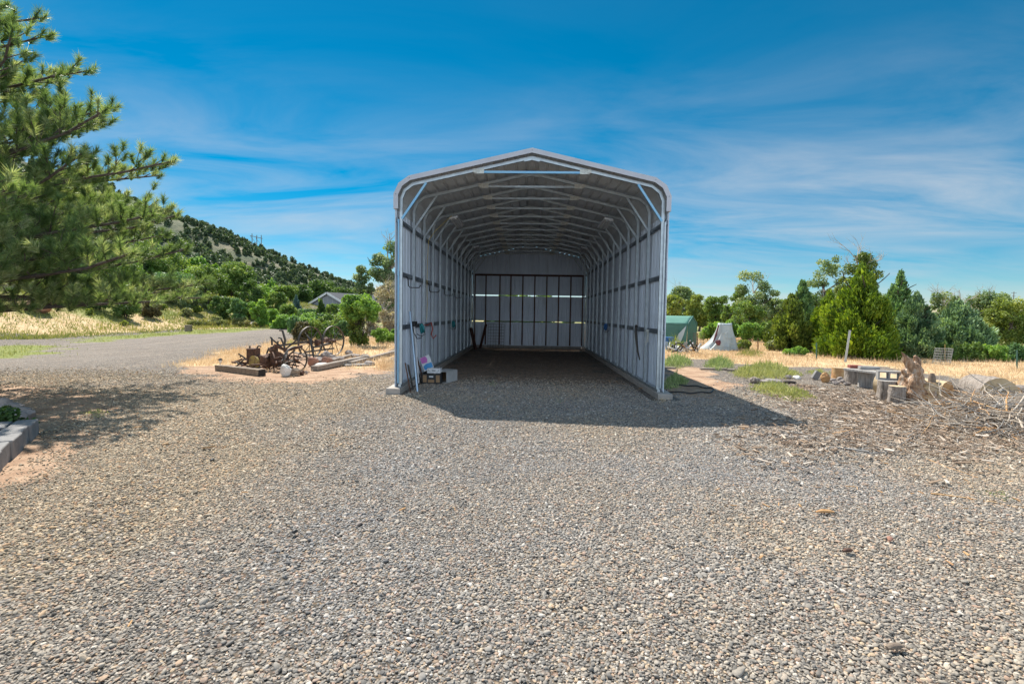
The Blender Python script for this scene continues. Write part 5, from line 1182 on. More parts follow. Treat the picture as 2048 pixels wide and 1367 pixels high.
def decid(pxc, topy, hwpx, dist, lm, label, seed, name='leafy_tree', cat='tree', group=None, nl=5000, leaf=None, bark='bark', cb=.22, dead=0, huev=.28, basey=None, squash=1.0, nc=26, gap=1.0):
    rr = random.Random(seed); c = W(pxc, topy, dist); x, y = c.x, c.y; z0 = gzf(x, y)
    if basey is not None: z0 = W(pxc, basey, dist).z
    h = c.z - z0; w = hwpx / FOC * dist; leaf = leaf or dist * .0034; nl = int(nl * 1.5)
    t = thing(name, label, cat, (x, y, z0), group); mb = MB(); tips = []
    tr = max(.05, h * .028); lean = Vector((rr.gauss(0, .05), rr.gauss(0, .05), 1)); th = h * .55; pts = [Vector((0, 0, -.2))] + [lean * (th * i / 4) + Vector((rr.gauss(0, .03) * h, rr.gauss(0, .03) * h, 0)) for i in range(1, 5)]
    mb.tube(pts, [tr * 1.25, tr, tr * .85, tr * .7, tr * .5], 8, amp=.1)
    for i in range(8):
        k = rr.randint(1, 4); a = rr.uniform(0, 2 * pi); limb(mb, pts[k], (cos(a) * .8, sin(a) * .8, rr.uniform(.3, 1.0)), max(w, h * .3) * rr.uniform(.45, .8), tr * .42, 1, rr, tips)
    mb.build('trunk', M[bark], t)
    if dead:
        mb = MB(); q_ = []
        for i in range(dead): a = rr.uniform(0, 2 * pi); limb(mb, pts[4] + Vector((0, 0, h * .1)), (cos(a) * .5, sin(a) * .3, 1.2), h * rr.uniform(.20, .30), tr * .35, 3, rr, q_, up=.1, spread=.5)
        mb.build('dead_limbs', M['deadwood'], t)
    cl = []
    for i in range(nc):
        zf = rr.uniform(cb, .93); prof = sin(pi * min(1, (zf - cb * .6) / (1.04 - cb * .6))) ** .55; a = rr.uniform(0, 2 * pi); r = prof * w * rr.uniform(.35, .82) * gap
        s = w * rr.uniform(.20, .36); cl.append((cos(a) * r + lean.x * h * zf, sin(a) * r * .9, zf * h, s, s, min(s * .8, h * .22), rr.uniform(.5 - huev, .5 + huev) + (zf - .5) * .15))
    for p, Ls in tips[::2]:
        if p.z < h * .95 and math.hypot(p.x, p.y) < w * 1.1: s = w * rr.uniform(.13, .24); cl.append((p.x, p.y, p.z, s, s, s * .8, rr.uniform(.35, .65)))
    V, hue, _ = cloud(cl, nl, leaf, seed)
    V[:, 2] = np.maximum(V[:, 2], .02); V[:, 2] = np.minimum(V[:, 2], h * 1.03)
    link('crown', raw_mesh('crown', V, 4, M[lm], {'hue': hue}), t); return t
def juniper(pxc, topy, hwpx, dist, lm, label, seed, basey=None, nl=16000, name='juniper_tree', leaf=None, power=1.35, group=None, belly=.3):
    rr = random.Random(seed); c = W(pxc, topy, dist); x, y = c.x, c.y; z0 = gzf(x, y) if basey is None else W(pxc, basey, dist).z; h = c.z - z0; w = hwpx / FOC * dist
    t = thing(name, label, 'tree', (x, y, z0), group); mb = MB(); mb.tube([(0, 0, -.2), (.05, 0, h * .4), (0, .03, h * .88)], [h * .03, h * .02, h * .004], 8, amp=.15); mb.tube([(-.2, .1, -.1), (-.3, .1, h * .3)], [h * .02, h * .01], 7)
    tips = []
    for i in range(14):
        a = rr.uniform(0, 2 * pi); limb(mb, (0, 0, h * rr.uniform(.08, .7)), (cos(a), sin(a), .5), w * .7, h * .008, 0, rr, tips)
    mb.build('trunk', M['darkbark'], t)
    cl = []; n = 120
    for i in range(n):
        zf = rr.random() ** 1.15; prof = (1 - zf ** power) * min(1, .72 + zf / belly * .28); a = i * 2.399 + rr.uniform(-.4, .4); r = prof * w * rr.uniform(.62, .98); s = w * rr.uniform(.12, .2) * (1.1 - .55 * zf)
        lob = 1 + .13 * sin(a * 3 + seed) + .08 * sin(a * 7 + zf * 9)
        cl.append((cos(a) * r * lob, sin(a) * r * lob, .04 * h + zf * h * .90, s, s, s * 1.6, rr.uniform(.22, .8)))
    for i in range(10): s = w * .28; cl.append((rr.gauss(0, .1) * w, rr.gauss(0, .1) * w, h * (.1 + .07 * i), s, s, s, .2))
    V, hue, P = cloud(cl, nl, 1.0, seed, shell=.45)
    g_ = np.random.default_rng(seed + 5); n = len(P); ax_ = unit(np.stack([P[:, 0], P[:, 1], np.full(n, w * .9)], -1) + g_.normal(0, .3 * w, (n, 3)))
    L_ = (leaf or dist * .0065) * np.exp(g_.normal(0, .3, n)); nr = unit(np.cross(ax_, g_.normal(0, 1, (n, 3))) + unit(np.stack([P[:, 0], P[:, 1], P[:, 0] * 0], -1)) * .4)
    V = leaf_quads(P, nr, ax_, L_, L_ * .34, g_); V[:, 2] = np.maximum(V[:, 2], .03)
    # pointed leader
    link('crown', raw_mesh('crown', V, 4, M[lm], {'hue': hue}), t); return t
def shrub(pxc, basey, hwpx, hpx, lm, label, seed, dist=None, name='shrub', group=None, nl=2500, leaf=None, stems='darkbark', nc=16, spiky=False, cat='shrub', flat=.85):
    rr = random.Random(seed)
    if dist is None: c = G(pxc, basey); dist = c.y
    else: c = W(pxc, basey, dist)
    x, y = c.x, c.y; z0 = gzf(x, y); w = hwpx / FOC * dist; h = hpx / FOC * dist; leaf = leaf or dist * .0034; nl = int(nl * 1.4)
    t = thing(name, label, cat, (x, y, z0), group); mb = MB(); tips = []
    for i in range(9): a = rr.uniform(0, 2 * pi); limb(mb, (0, 0, -.03), (cos(a) * w * .7, sin(a) * w * .6, h), h * rr.uniform(.5, .8), max(.006, h * .014), 1 if nl > 1500 else 0, rr, tips, seg=3)
    mb.build('stems', M[stems], t)
    cl = []
    for i in range(nc):
        zf = rr.uniform(.10, .80); prof = sqrt(max(.05, 1 - (zf * .95) ** 2)); a = rr.uniform(0, 2 * pi); r = prof * w * rr.uniform(.2, .75); s = w * rr.uniform(.2, .34)
        cl.append((cos(a) * r, sin(a) * r * flat, zf * h, s, s, min(s, h * .28), rr.uniform(.25, .75) + .15 * (zf - .4)))
    V, hue, P = cloud(cl, nl, leaf, seed, aspect=.28 if spiky else .6, upb=1.4 if spiky else 0)
    V[:, 2] = np.maximum(V[:, 2], .02); link('foliage', raw_mesh('foliage', V, 4, M[lm], {'hue': hue}), t); return t

# --- left: trees across the drive at the foot of the hill
LG = 'trees at the foot of the hill'
decid(345, 545, 42, 52, 'l_green', 'mid green tree just right of the pine, at the foot of the hill', 201, group=LG, nl=5000)
decid(415, 530, 36, 56, 'l_oak', 'oak like tree with a dark visible trunk above the sage bank', 202, group=LG, nl=4600, bark='darkbark', cb=.4, gap=1.1)
decid(462, 524, 44, 62, 'l_oak', 'largest rounded tree of the row left of the power line tower', 203, group=LG, nl=7000)
decid(500, 556, 26, 57, 'l_dark', 'dark green tree right of the largest rounded tree', 204, group=LG, nl=4000)
decid(528, 572, 24, 66, 'l_bright', 'bright green tree between the dark tree and the blue spruce', 205, group=LG, nl=3600)
decid(552, 585, 24, 60, 'l_oak', 'rounded tree left of the blue spruce', 206, group=LG, nl=3600)
decid(573, 572, 26, 85, 'l_oak', 'broad pale green tree behind the blue spruce', 207, group=LG, nl=3600)
decid(605, 570, 28, 92, 'l_dark', 'dark tree behind the left slope of the house roof', 208, group=LG, nl=3600)
decid(640, 560, 34, 105, 'l_dark', 'dark tree rising behind the house ridge', 209, group=LG, nl=3800)
decid(690, 575, 30, 105, 'l_dark', 'dark tree behind the right side of the house', 210, group=LG, nl=3000)
decid(520, 598, 20, 48, 'l_bright', 'low bright tree at the foot of the row above the golden bank', 211, group=LG, nl=2600, cb=.1)
decid(385, 568, 26, 50, 'l_grey', 'greyish green tree between the oak and the pine', 212, group=LG, nl=3200, cb=.12)
decid(440, 590, 24, 50, 'l_dark', 'dark low tree in front of the largest rounded tree', 213, group=LG, nl=3200, cb=.1)
decid(478, 596, 22, 49, 'l_green', 'small green tree low in the middle of the row', 214, group=LG, nl=2600, cb=.1)
decid(300, 470, 60, 70, 'l_oak', 'tall tree seen through the right edge of the pine', 215, group=LG, nl=7000)
decid(225, 520, 60, 56, 'l_oak', 'tree half hidden behind the lower pine branches', 216, group=LG, nl=6000)
decid(120, 530, 70, 58, 'l_green', 'broad tree hidden behind the middle of the pine', 217, group=LG, nl=6000)
decid(15, 540, 60, 58, 'l_oak', 'broad tree behind the pine at the left edge', 218, group=LG, nl=5000)
juniper(593, 586, 14, 58, 'l_spruce', 'small blue spruce left of the house', 220, nl=3500, name='blue_spruce', leaf=.3)
juniper(642, 598, 12, 50, 'l_dark', 'small dark conifer in front of the house wall', 221, nl=3000, name='conifer', leaf=.28, basey=640)
juniper(566, 590, 12, 60, 'l_dark', 'dark pointed conifer between rounded tree and spruce', 222, nl=3000, name='conifer', leaf=.3)
# hedge band between the drive and the house
HG = 'shrubs behind the old machinery'
for i, (x, by, hw, hp, lm, d, lab) in enumerate((
    (565, 640, 26, 26, 'l_bright', 46, 'bright shrub at the left end of the hedge by the bend'), (600, 642, 30, 32, 'l_bright', 44, 'bright green shrub in the hedge left of the house gable'),
    (640, 645, 30, 38, 'l_green', 42, 'green shrub in the hedge below the house'), (680, 645, 26, 40, 'l_bright', 41, 'bright shrub of the hedge just left of the vase shaped bush'),
    (620, 655, 34, 36, 'l_bright', 37, 'broad shrub in front of the hedge middle'), (663, 662, 32, 40, 'l_oak', 35, 'leafy shrub behind the right big wheel'), (590, 660, 26, 34, 'l_green', 36, 'shrub behind the left levers of the plough'),
    (600, 682, 28, 44, 'l_brown', 27, 'dark brownish bush directly behind the left big wheel'), (640, 684, 30, 42, 'l_oak', 28, 'green bush directly between the two big wheels'), (685, 684, 26, 42, 'l_green', 29, 'dark green bush directly behind the right big wheel'))):
    shrub(x, by + 4, hw, hp + 4, lm, lab, 300 + i, dist=d, group=HG, nl=3800)
for i, (x, ty, hw, d, lm, lab) in enumerate((
    (575, 606, 22, 54, 'l_oak', 'low tree at the left below the blue spruce'), (612, 618, 24, 56, 'l_green', 'low tree before the left slope of the house'), (668, 606, 20, 55, 'l_oak', 'low tree before the right side of the house wall'),
    (700, 600, 24, 60, 'l_dark', 'dark low tree behind the vase shaped bush'), (630, 624, 26, 50, 'l_bright', 'bright low tree below the house wall'), (545, 618, 22, 52, 'l_bright', 'bright low tree above the gravel heap'))):
    decid(x, ty, hw, d, lm, lab, 280 + i, group=LG, nl=2600, cb=.06)
# vase shaped bush
def vase():
    rr = random.Random(77); c = G(718, 692); d_ = c.y; k = d_ / FOC; h = 106 * k; w = 44 * k
    t = thing('vase_shaped_bush', 'dense bright bush with a flared round head and narrow leafy base', 'bush', c); mb = MB(); tips = []
    for i in range(10): a = rr.uniform(0, 6.28); limb(mb, (cos(a) * .12, sin(a) * .12, -.02), (cos(a) * .35, sin(a) * .35, 1.6), h * .6, .02, 1, rr, tips)
    mb.build('stems', M['darkbark'], t); cl = []
    for i in range(44): a = rr.uniform(0, 6.28); zf = rr.uniform(.52, .92); r = w * rr.uniform(.3, .78) * sin(pi * min(1, (zf - .36) / .66)) ** .5; s = w * rr.uniform(.18, .28); cl.append((cos(a) * r, sin(a) * r, zf * h, s, s, s * .9, rr.uniform(.2, .8)))
    V, hue, _ = cloud(cl, 11000, .115, 78); cl = []
    for i in range(26): a = rr.uniform(0, 6.28); zf = rr.uniform(.10, .55); r = w * (.36 + .2 * zf) * rr.uniform(.4, .95); s = w * .17; cl.append((cos(a) * r, sin(a) * r, zf * h, s, s, s * 1.4, rr.uniform(.1, .5)))
    V2, h2, _ = cloud(cl, 5500, .09, 79)
    link('head', raw_mesh('head', V, 4, M['l_bright'], {'hue': hue}), t); o = link('leafy_base', raw_mesh('leafy_base', V2, 4, M['l_olive'], {'hue': h2}), t); o['label'] = 'olive coloured narrower base of the bush'
vase()
shrub(762, 682, 24, 34, 'l_bright', 'bright feathery shrub against the left wall of the carport', 330, dist=27, nl=4000, spiky=True)
shrub(785, 680, 20, 30, 'l_bright', 'bright feathery shrub half hidden behind the front left post', 331, dist=28, nl=3000, spiky=True)
shrub(748, 660, 26, 50, 'l_pale', 'dry pale twiggy shrub behind the vase shaped bush', 332, dist=36, nl=3400, stems='deadwood')
shrub(780, 655, 24, 62, 'l_pale', 'dry pinkish shrub beside the carport wall', 333, dist=33, nl=3400, stems='deadwood')
decid(782, 470, 40, 46, 'l_grey', 'tall cottonwood with pale leaves behind the left wall of the carport', 340, name='cottonwood', nl=9000, dead=4, cb=.25, nc=24, gap=1.15)
decid(737, 528, 26, 50, 'l_grey', 'smaller cottonwood left of the tall one, leaning outward', 341, name='cottonwood', nl=4500, cb=.3)
decid(775, 560, 34, 42, 'l_pale', 'half dead tree with bleached twigs behind the carport wall', 342, nl=2600, dead=6, bark='deadwood')
# sage and brush on the bank
SG = 'brush on the golden bank'
for i, (x, by, hw, hp, lm, d, lab) in enumerate((
    (432, 640, 20, 22, 'l_sage', 46, 'sage shrub in the middle of the golden bank'), (480, 636, 19, 22, 'l_sage', 48, 'sage shrub right of the middle one on the bank'), (522, 634, 16, 18, 'l_sage', 51, 'dark based sage shrub at the right end of the bank'),
    (374, 640, 16, 18, 'l_sage', 47, 'small sage shrub above the square wood block'), (360, 632, 26, 22, 'l_lime', 52, 'yellow green brush high on the bank left of the sage'), (405, 618, 26, 20, 'l_lime', 56, 'yellow green brush under the oak like tree'),
    (455, 612, 26, 22, 'l_lime', 58, 'yellow green brush under the largest rounded tree'), (500, 615, 24, 20, 'l_lime', 57, 'yellow green brush under the dark tree'), (395, 652, 24, 14, 'l_bank', 44, 'low grassy clump right of the wood block'), (440, 652, 26, 14, 'l_bank', 46, 'low grassy clump in the middle by the drive edge'), (490, 650, 26, 14, 'l_bank', 48, 'low grassy clump toward the bend of the drive'), (520, 650, 20, 11, 'l_bank', 50, 'low grassy clump nearest the gravel heap'),
    (303, 654, 26, 42, 'l_brown', 42, 'dark brown shrub at the right end of the pine shadow'), (252, 660, 36, 52, 'l_dark', 39, 'dark bush under the pine branches across the drive'), (200, 662, 36, 54, 'l_dark', 39, 'dark bush left of the other one under the pine'), (262, 640, 40, 52, 'l_bright', 44, 'bright bush behind the dark bushes under the pine'),
    (140, 660, 34, 50, 'l_brown', 40, 'brown bush deep under the pine branches'), (95, 655, 40, 48, 'l_oak', 44, 'green bush behind the big boulder'), (30, 655, 44, 46, 'l_dark', 46, 'dark bush at the left edge beyond the low grey boulder'), (330, 642, 30, 34, 'l_sage', 49, 'grey green bush right of the dark brown shrub'), (180, 664, 9, 14, 'l_lime', 37, 'small yellow green weed in front of the dark bushes'), (250, 664, 9, 10, 'l_lime', 37, 'small yellow flowering weed at the foot of the dark bush'))):
    shrub(x, by, hw, hp, lm, lab, 360 + i, dist=d, group=SG, nl=2200 if hw > 15 else 700, name='sage_shrub' if lm == 'l_sage' else 'shrub', spiky=lm in ('l_bank',))

gb = np.random.default_rng(55)
for i in range(26):   # low brush clumps the photo does not tell apart
    px_ = gb.uniform(310, 545); dd = gb.uniform(44, 62); xx = W(px_, 620, dd).x
    if xx > -25.5: continue
    p_ = G(px_, 640); c_ = Vector((xx, dd, gzf(xx, dd))); d3 = Vector(CM.T @ np.array([c_.x, c_.y, c_.z - CH])); py_ = 683.5 - FOC * d3.y / -d3.z
    shrub(px_, py_, gb.uniform(9, 20), gb.uniform(9, 18), ['l_lime', 'l_sage', 'l_bank', 'l_oak'][i % 4], 'low yellow green brush clump dotted over the golden bank', 700 + i, dist=dd, group='low brush clumps on the bank', nl=900, name='brush_clump')
# --- right: trees behind the field
RG = 'trees behind the dry field'
decid(1368, 574, 34, 62, 'l_grey', 'grey green cottonwood with a dead fork right beside the carport wall', 401, group=RG, nl=6000, dead=2, name='cottonwood')
decid(1345, 590, 30, 50, 'l_lime', 'pale lime tree behind the left part of the tent', 402, group=RG, nl=5000, cb=.1)
decid(1400, 590, 28, 58, 'l_lime', 'low pale tree behind the tent peak', 403, group=RG, nl=4500, cb=.1)
decid(1432, 592, 26, 54, 'l_oak', 'rounded tree between the tent and the tarp', 404, group=RG, nl=4500, cb=.1)
decid(1462, 576, 30, 50, 'l_oak', 'green tree directly behind the tarp covered thing', 405, group=RG, nl=5500, cb=.1)
decid(1515, 538, 38, 46, 'l_grey', 'tall ragged tree with a bare limb reaching to the left', 406, group=RG, nl=6500, dead=2, cb=.25, bark='darkbark')
decid(1500, 600, 34, 43, 'l_oak', 'green tree in front of the ragged tree', 407, group=RG, nl=5000, cb=.08)
decid(1550, 596, 28, 48, 'l_grey', 'pale low tree right of the ragged tree', 408, group=RG, nl=4200, cb=.1)
decid(1647, 506, 34, 44, 'l_grey', 'tall open crowned tree showing sky through its twigs', 409, group=RG, nl=3400, cb=.3, gap=1.15)
juniper(1606, 552, 34, 34, 'l_green', 'dark green pointed tree behind the olive juniper', 410, nl=12000, group=RG)
juniper(1583, 586, 52, 27.5, 'l_olive', 'broad olive juniper, leftmost of the junipers', 411, nl=17000, group=RG)
decid(1722, 498, 42, 36, 'l_olive', 'tall olive tree with bare twigs rising behind the bright juniper', 412, group=RG, nl=9000, dead=4, cb=.1)
juniper(1660, 580, 48, 27, 'l_jun', 'yellow green juniper filling in left of the bright one', 413, nl=14000, group=RG)
juniper(1725, 530, 84, 23.0, 'l_jun', 'largest bright yellow green juniper in the middle of the right side', 414, nl=34000, group=RG, basey=716)
juniper(1802, 536, 46, 31, 'l_green', 'dark green pointed juniper right of the bright one', 415, nl=13000, group=RG)
juniper(1835, 584, 50, 23.5, 'l_blue', 'blue green juniper right of the bright one', 416, nl=20000, group=RG, power=1.8)
juniper(1920, 600, 66, 25, 'l_blue', 'wide grey green juniper, rightmost of the junipers', 417, nl=22000, group=RG, power=1.7)
decid(1887, 582, 30, 40, 'l_grey', 'thin tree with a tall bare top between the two blue green junipers', 418, group=RG, nl=3600, dead=6, cb=.2, bark='darkbark')
decid(1915, 590, 24, 41, 'l_grey', 'second bare topped tree just behind the wide grey green juniper', 419, group=RG, nl=2200, dead=6, cb=.2, bark='deadwood')
decid(1975, 574, 42, 42, 'l_grey', 'greyish tree with bleached twigs near the right edge', 420, group=RG, nl=7000, dead=3, cb=.1)
decid(2022, 588, 40, 40, 'l_lime', 'olive green rounded tree at the right edge above the rail fence', 421, group=RG, nl=6500, cb=.1)
decid(2085, 600, 50, 40, 'l_oak', 'green tree just cut by the right edge', 422, group=RG, nl=4500, cb=.1)
decid(1640, 590, 40, 40, 'l_dark', 'dark tree filling the gap behind the junipers', 423, group=RG, nl=4500, cb=.05)
decid(1760, 580, 50, 40, 'l_dark', 'dark tree hidden behind the bright juniper', 424, group=RG, nl=4500, cb=.05)
BG = 'hedge along the far fence'
for i, (x, by, hw, hp, lm, d, lab) in enumerate((
    (1425, 690, 26, 40, 'l_bright', 36, 'bright hedge bush just right of the tent'), (1462, 690, 24, 44, 'l_bright', 37, 'bright hedge bush behind the tarp'), (1500, 692, 28, 40, 'l_bright', 36, 'bright hedge bush right of the tarp'), (1540, 690, 24, 46, 'l_oak', 36, 'bright hedge bush behind the dark post'),
    (1485, 704, 20, 20, 'l_lime', 27, 'low lime bush at the foot of the hedge'), (1548, 703, 24, 24, 'l_sage', 27, 'grey sage bush before the olive juniper'), (1592, 712, 26, 18, 'l_bright', 23.5, 'low bright bush before the olive juniper'), (1645, 712, 18, 30, 'l_lime', 24, 'yellowish bush at the left foot of the bright juniper'),
    (1888, 722, 34, 34, 'l_oak', 22.5, 'leafy bush behind the right wire cage'), (1935, 728, 34, 34, 'l_oak', 22.5, 'leafy bush under the wide grey green juniper'), (1985, 728, 34, 30, 'l_bright', 22.5, 'bright leafy bush left of the green post'), (2035, 732, 34, 34, 'l_green', 22.5, 'leafy bush right of the green post'),
    (1340, 660, 20, 30, 'l_lime', 34, 'lime bush by the carport wall, left of the tent'), (2090, 730, 30, 30, 'l_oak', 23, 'leafy bush cut by the right edge'), (1800, 716, 26, 30, 'l_dark', 25, 'dark bush low between bright and blue green junipers'))):
    shrub(x, by, hw, hp, lm, lab, 440 + i, dist=d, group=BG, nl=4500 if d > 25 else 5500, name='sage_shrub' if lm == 'l_sage' else 'shrub')

# --- green weeds on the gravel
def weed(pts, lm, label, n, hgt, seed, name='weed_patch', wd_=.008):
    n = int(n * 1.15); P = GP(pts); g_ = np.random.default_rng(seed); xs_ = [p[0] for p in P]; ys_ = [p[1] for p in P]
    cx_, cy_ = sum(xs_) / len(P), sum(ys_) / len(P)
    x = g_.uniform(min(xs_) - .3, max(xs_) + .3, n * 8); y = g_.uniform(min(ys_) - .3, max(ys_) + .3, n * 8); d = pdist(P, x, y) + .22 * fn(x, y, 2.5, seed); k = (d > 0); x, y, d = x[k][:n], y[k][:n], d[k][:n]; n = len(x)
    k2 = g_.random(n) < np.clip(.35 + .9 * d / .35 + .8 * fn(x, y, 3.5, seed + 6), .05, 1); x, y, d = x[k2], y[k2], d[k2]; n = len(x)
    hh = hgt * np.clip(.35 + d * 1.6, .3, 1) * g_.uniform(.35, 1.25, n) * np.clip(1 + .9 * fn(x, y, 4.0, seed + 1), .25, 2); th = g_.uniform(0, 6.28, n); lean = g_.uniform(.1, .8, n)
    base = np.stack([x - cx_, y - cy_, np.zeros(n)], -1); ax_ = np.stack([np.cos(th) * lean, np.sin(th) * lean, np.ones(n)], -1); ax_ = unit(ax_)
    sd = unit(np.cross(ax_, g_.normal(0, 1, (n, 3)))); w_ = wd_ * g_.uniform(.6, 1.4, n)[:, None]
    off = g_.uniform(0, .6, n)[:, None] * hh[:, None] * np.array([0, 0, 1]); a = base + off * .8; b_ = a + ax_ * hh[:, None] * .6; m_ = (a + b_) / 2
    V = np.stack([a, m_ + sd * w_, b_, m_ - sd * w_], 1).reshape(-1, 3)
    hue = np.clip(.5 + .3 * fn(x, y, 2, 3) + g_.normal(0, .2, n), 0, 1)
    o = link(name, raw_mesh(name, V, 4, M[lm], {'hue': hue}), loc=(cx_, cy_, 0)); tag(o, label, 'weeds', 'weed patches on the yard')
weed([(1322, 734), (1322, 722), (1345, 719), (1378, 720), (1388, 731), (1360, 738)], 'l_weed', 'green weed clump close to the right wall of the carport', 2600, .30, 1)
weed([(1412, 738), (1412, 726), (1440, 720), (1464, 724), (1470, 736), (1440, 744)], 'l_weed', 'spiky green weed clump behind the thin dark board', 2600, .32, 2)
weed([(1462, 748), (1480, 738), (1520, 732), (1570, 738), (1600, 752), (1560, 760), (1510, 760), (1474, 756)], 'l_limeweed', 'large lime green weed patch behind the row of stones', 6000, .26, 3)
weed([(1500, 770), (1540, 772), (1580, 776), (1620, 790), (1630, 800), (1590, 804), (1545, 796), (1505, 784)], 'l_limeweed', 'lime green weed patch in front of the row of stones', 5600, .17, 4)
weed([(1325, 778), (1330, 762), (1370, 758), (1380, 770), (1350, 782)], 'l_weed', 'green weeds in the shade beside the hose', 1600, .24, 5)
weed([(1605, 745), (1640, 740), (1660, 748), (1630, 754)], 'l_limeweed', 'small lime patch behind the broken chunks', 900, .16, 6)
weed([(1945, 985), (1975, 980), (2012, 985), (2010, 1000), (1960, 998)], 'l_weed', 'small green grass tuft alone on the gravel at the right', 420, .06, 7, wd_=.005)
weed([(172, 826), (190, 820), (212, 826), (205, 834), (180, 834)], 'l_limeweed', 'small weed in the pine shadow on the left', 260, .10, 8, wd_=.006)
weed([(1630, 873), (1660, 868), (1720, 872), (1700, 880), (1650, 880)], 'l_dry', 'thin yellowish moss patch among the chips', 500, .03, 9, wd_=.006)
weed([(1310, 800), (1316, 792), (1332, 794), (1332, 808), (1318, 810)], 'l_dry', 'dry reddish tuft at the front corner of the right footing', 300, .14, 10, wd_=.004)
weed([(910, 775), (918, 765), (930, 768), (928, 782)], 'l_dry', 'thin dry weed standing in the shade at the left of the opening', 160, .22, 11, wd_=.003)
weed([(975, 770), (985, 762), (1000, 768), (990, 776)], 'l_weed', 'tiny green weed in the shade in the left half of the opening', 160, .10, 12, wd_=.005)
weed([(1115, 810), (1105, 798), (1130, 790), (1135, 806)], 'l_weed', 'tiny green weed in the shade in the middle of the opening', 200, .10, 13, wd_=.004)
weed([(600, 757), (585, 745), (612, 735), (618, 750)], 'l_dry', 'dry reddish tuft beside the white stone', 400, .18, 14, wd_=.005)
weed([(535, 752), (540, 730), (560, 728), (562, 752)], 'l_dry', 'dry reddish tuft between the tie and the white stone', 400, .26, 15, wd_=.005)
weed([(755, 740), (752, 728), (786, 722), (786, 742)], 'l_dry', 'golden grass clump at the front left post', 2200, .28, 16, wd_=.006)
weed([(690, 712), (700, 700), (722, 700), (728, 712)], 'l_dry', 'bare dry bush left of the timbers under the vase shaped bush', 900, .4, 17, wd_=.005)
weed([(562, 690), (580, 684), (600, 690), (585, 696)], 'l_limeweed', 'lime weeds behind the plough levers', 700, .25, 18)
weed([(1330, 706), (1336, 690), (1365, 690), (1368, 706)], 'l_lime', 'tall thin weeds left of the scrap heap', 900, .7, 19)
weed([(1470, 712), (1480, 702), (1530, 706), (1520, 716)], 'l_bank', 'greenish strip in the dry grass left of the dark post', 1500, .22, 20)
# dead stick in cage
mb = MB(); c = G(1748, 718); tips = []
for i in range(7): limb(mb, (c.x, c.y, 0), (random.gauss(.1, .3), 0, 1), .55, .012, 1, random.Random(i), tips)
tag(mb.build('dead_sapling', M['deadwood'], origin=c), 'dead pale sapling inside the left wire cage', 'sapling')

# --- dry grass blades
def grass(name, zf, bbox, n, hgt, lm, label, seed, wd_=.006, zoff=True):
    g_ = np.random.default_rng(seed); x = g_.uniform(bbox[0], bbox[1], n); y = bbox[2] + (bbox[3] - bbox[2]) * g_.random(n) ** 1.4
    vis = (np.abs(x) < y * 1.02 + 1.5); dens = zf(x, y) * np.clip(.75 + 1.1 * fn(x, y, .55, seed), .08, 1); k = vis & (g_.random(n) < dens) & ~((np.abs(x) < 3.0) & (y > 10.5) & (y < 26)); x, y = x[k], y[k]; n = len(x); print(name, n)
    z = gz(x, y); hh = hgt * np.exp(g_.normal(0, .35, n)) * (1 + .5 * fn(x, y, .8, seed + 3)); th = g_.uniform(0, 6.28, n); lean = g_.uniform(.05, .9, n)
    a = np.stack([x, y, z - .01], -1); ax_ = unit(np.stack([np.cos(th) * lean, np.sin(th) * lean, np.ones(n)], -1)); b_ = a + ax_ * hh[:, None]; sd = unit(np.cross(ax_, g_.normal(0, 1, (n, 3)))); w_ = (wd_ * g_.uniform(.6, 1.5, n) * np.clip(y / 14, 1, 5))[:, None]
    V = np.stack([a - sd * w_, a + sd * w_, b_], 1).reshape(-1, 3); hue = np.clip(.55 + .3 * fn(x, y, .4, 9) + g_.normal(0, .2, n), 0, 1)
    o = link(name, raw_mesh(name, V, 3, M[lm], {'hue': hue})); tag(o, label, 'grass', kind='stuff')
def z_rightgold(x, y): return z_straw(x, y) * (x > 0)
def z_leftgold(x, y): return z_straw(x, y) * (x < 0) * (x > -22)
grass('dry_grass', z_rightgold, (3, 46, 13, 46), 300000, .12, 'l_dry', 'golden dry grass covering the field on the right', 21)
grass('dry_grass', z_leftgold, (-20, -2.6, 13, 34), 110000, .15, 'l_dry', 'golden dry grass around the old machinery', 22)
grass('bank_grass', lambda x, y: (sst((-x - 24.5) / 2)) * (y > 26) * .9, (-62, -23, 26, 90), 150000, .20, 'l_bank', 'yellowish green grass on the bank across the drive', 23, wd_=.008)
grass('verge_grass', lambda x, y: z_green(x, y), (-40, 46, 15, 50), 120000, .10, 'l_bank', 'short green grass along the edges of the drive and the shrubs', 24)

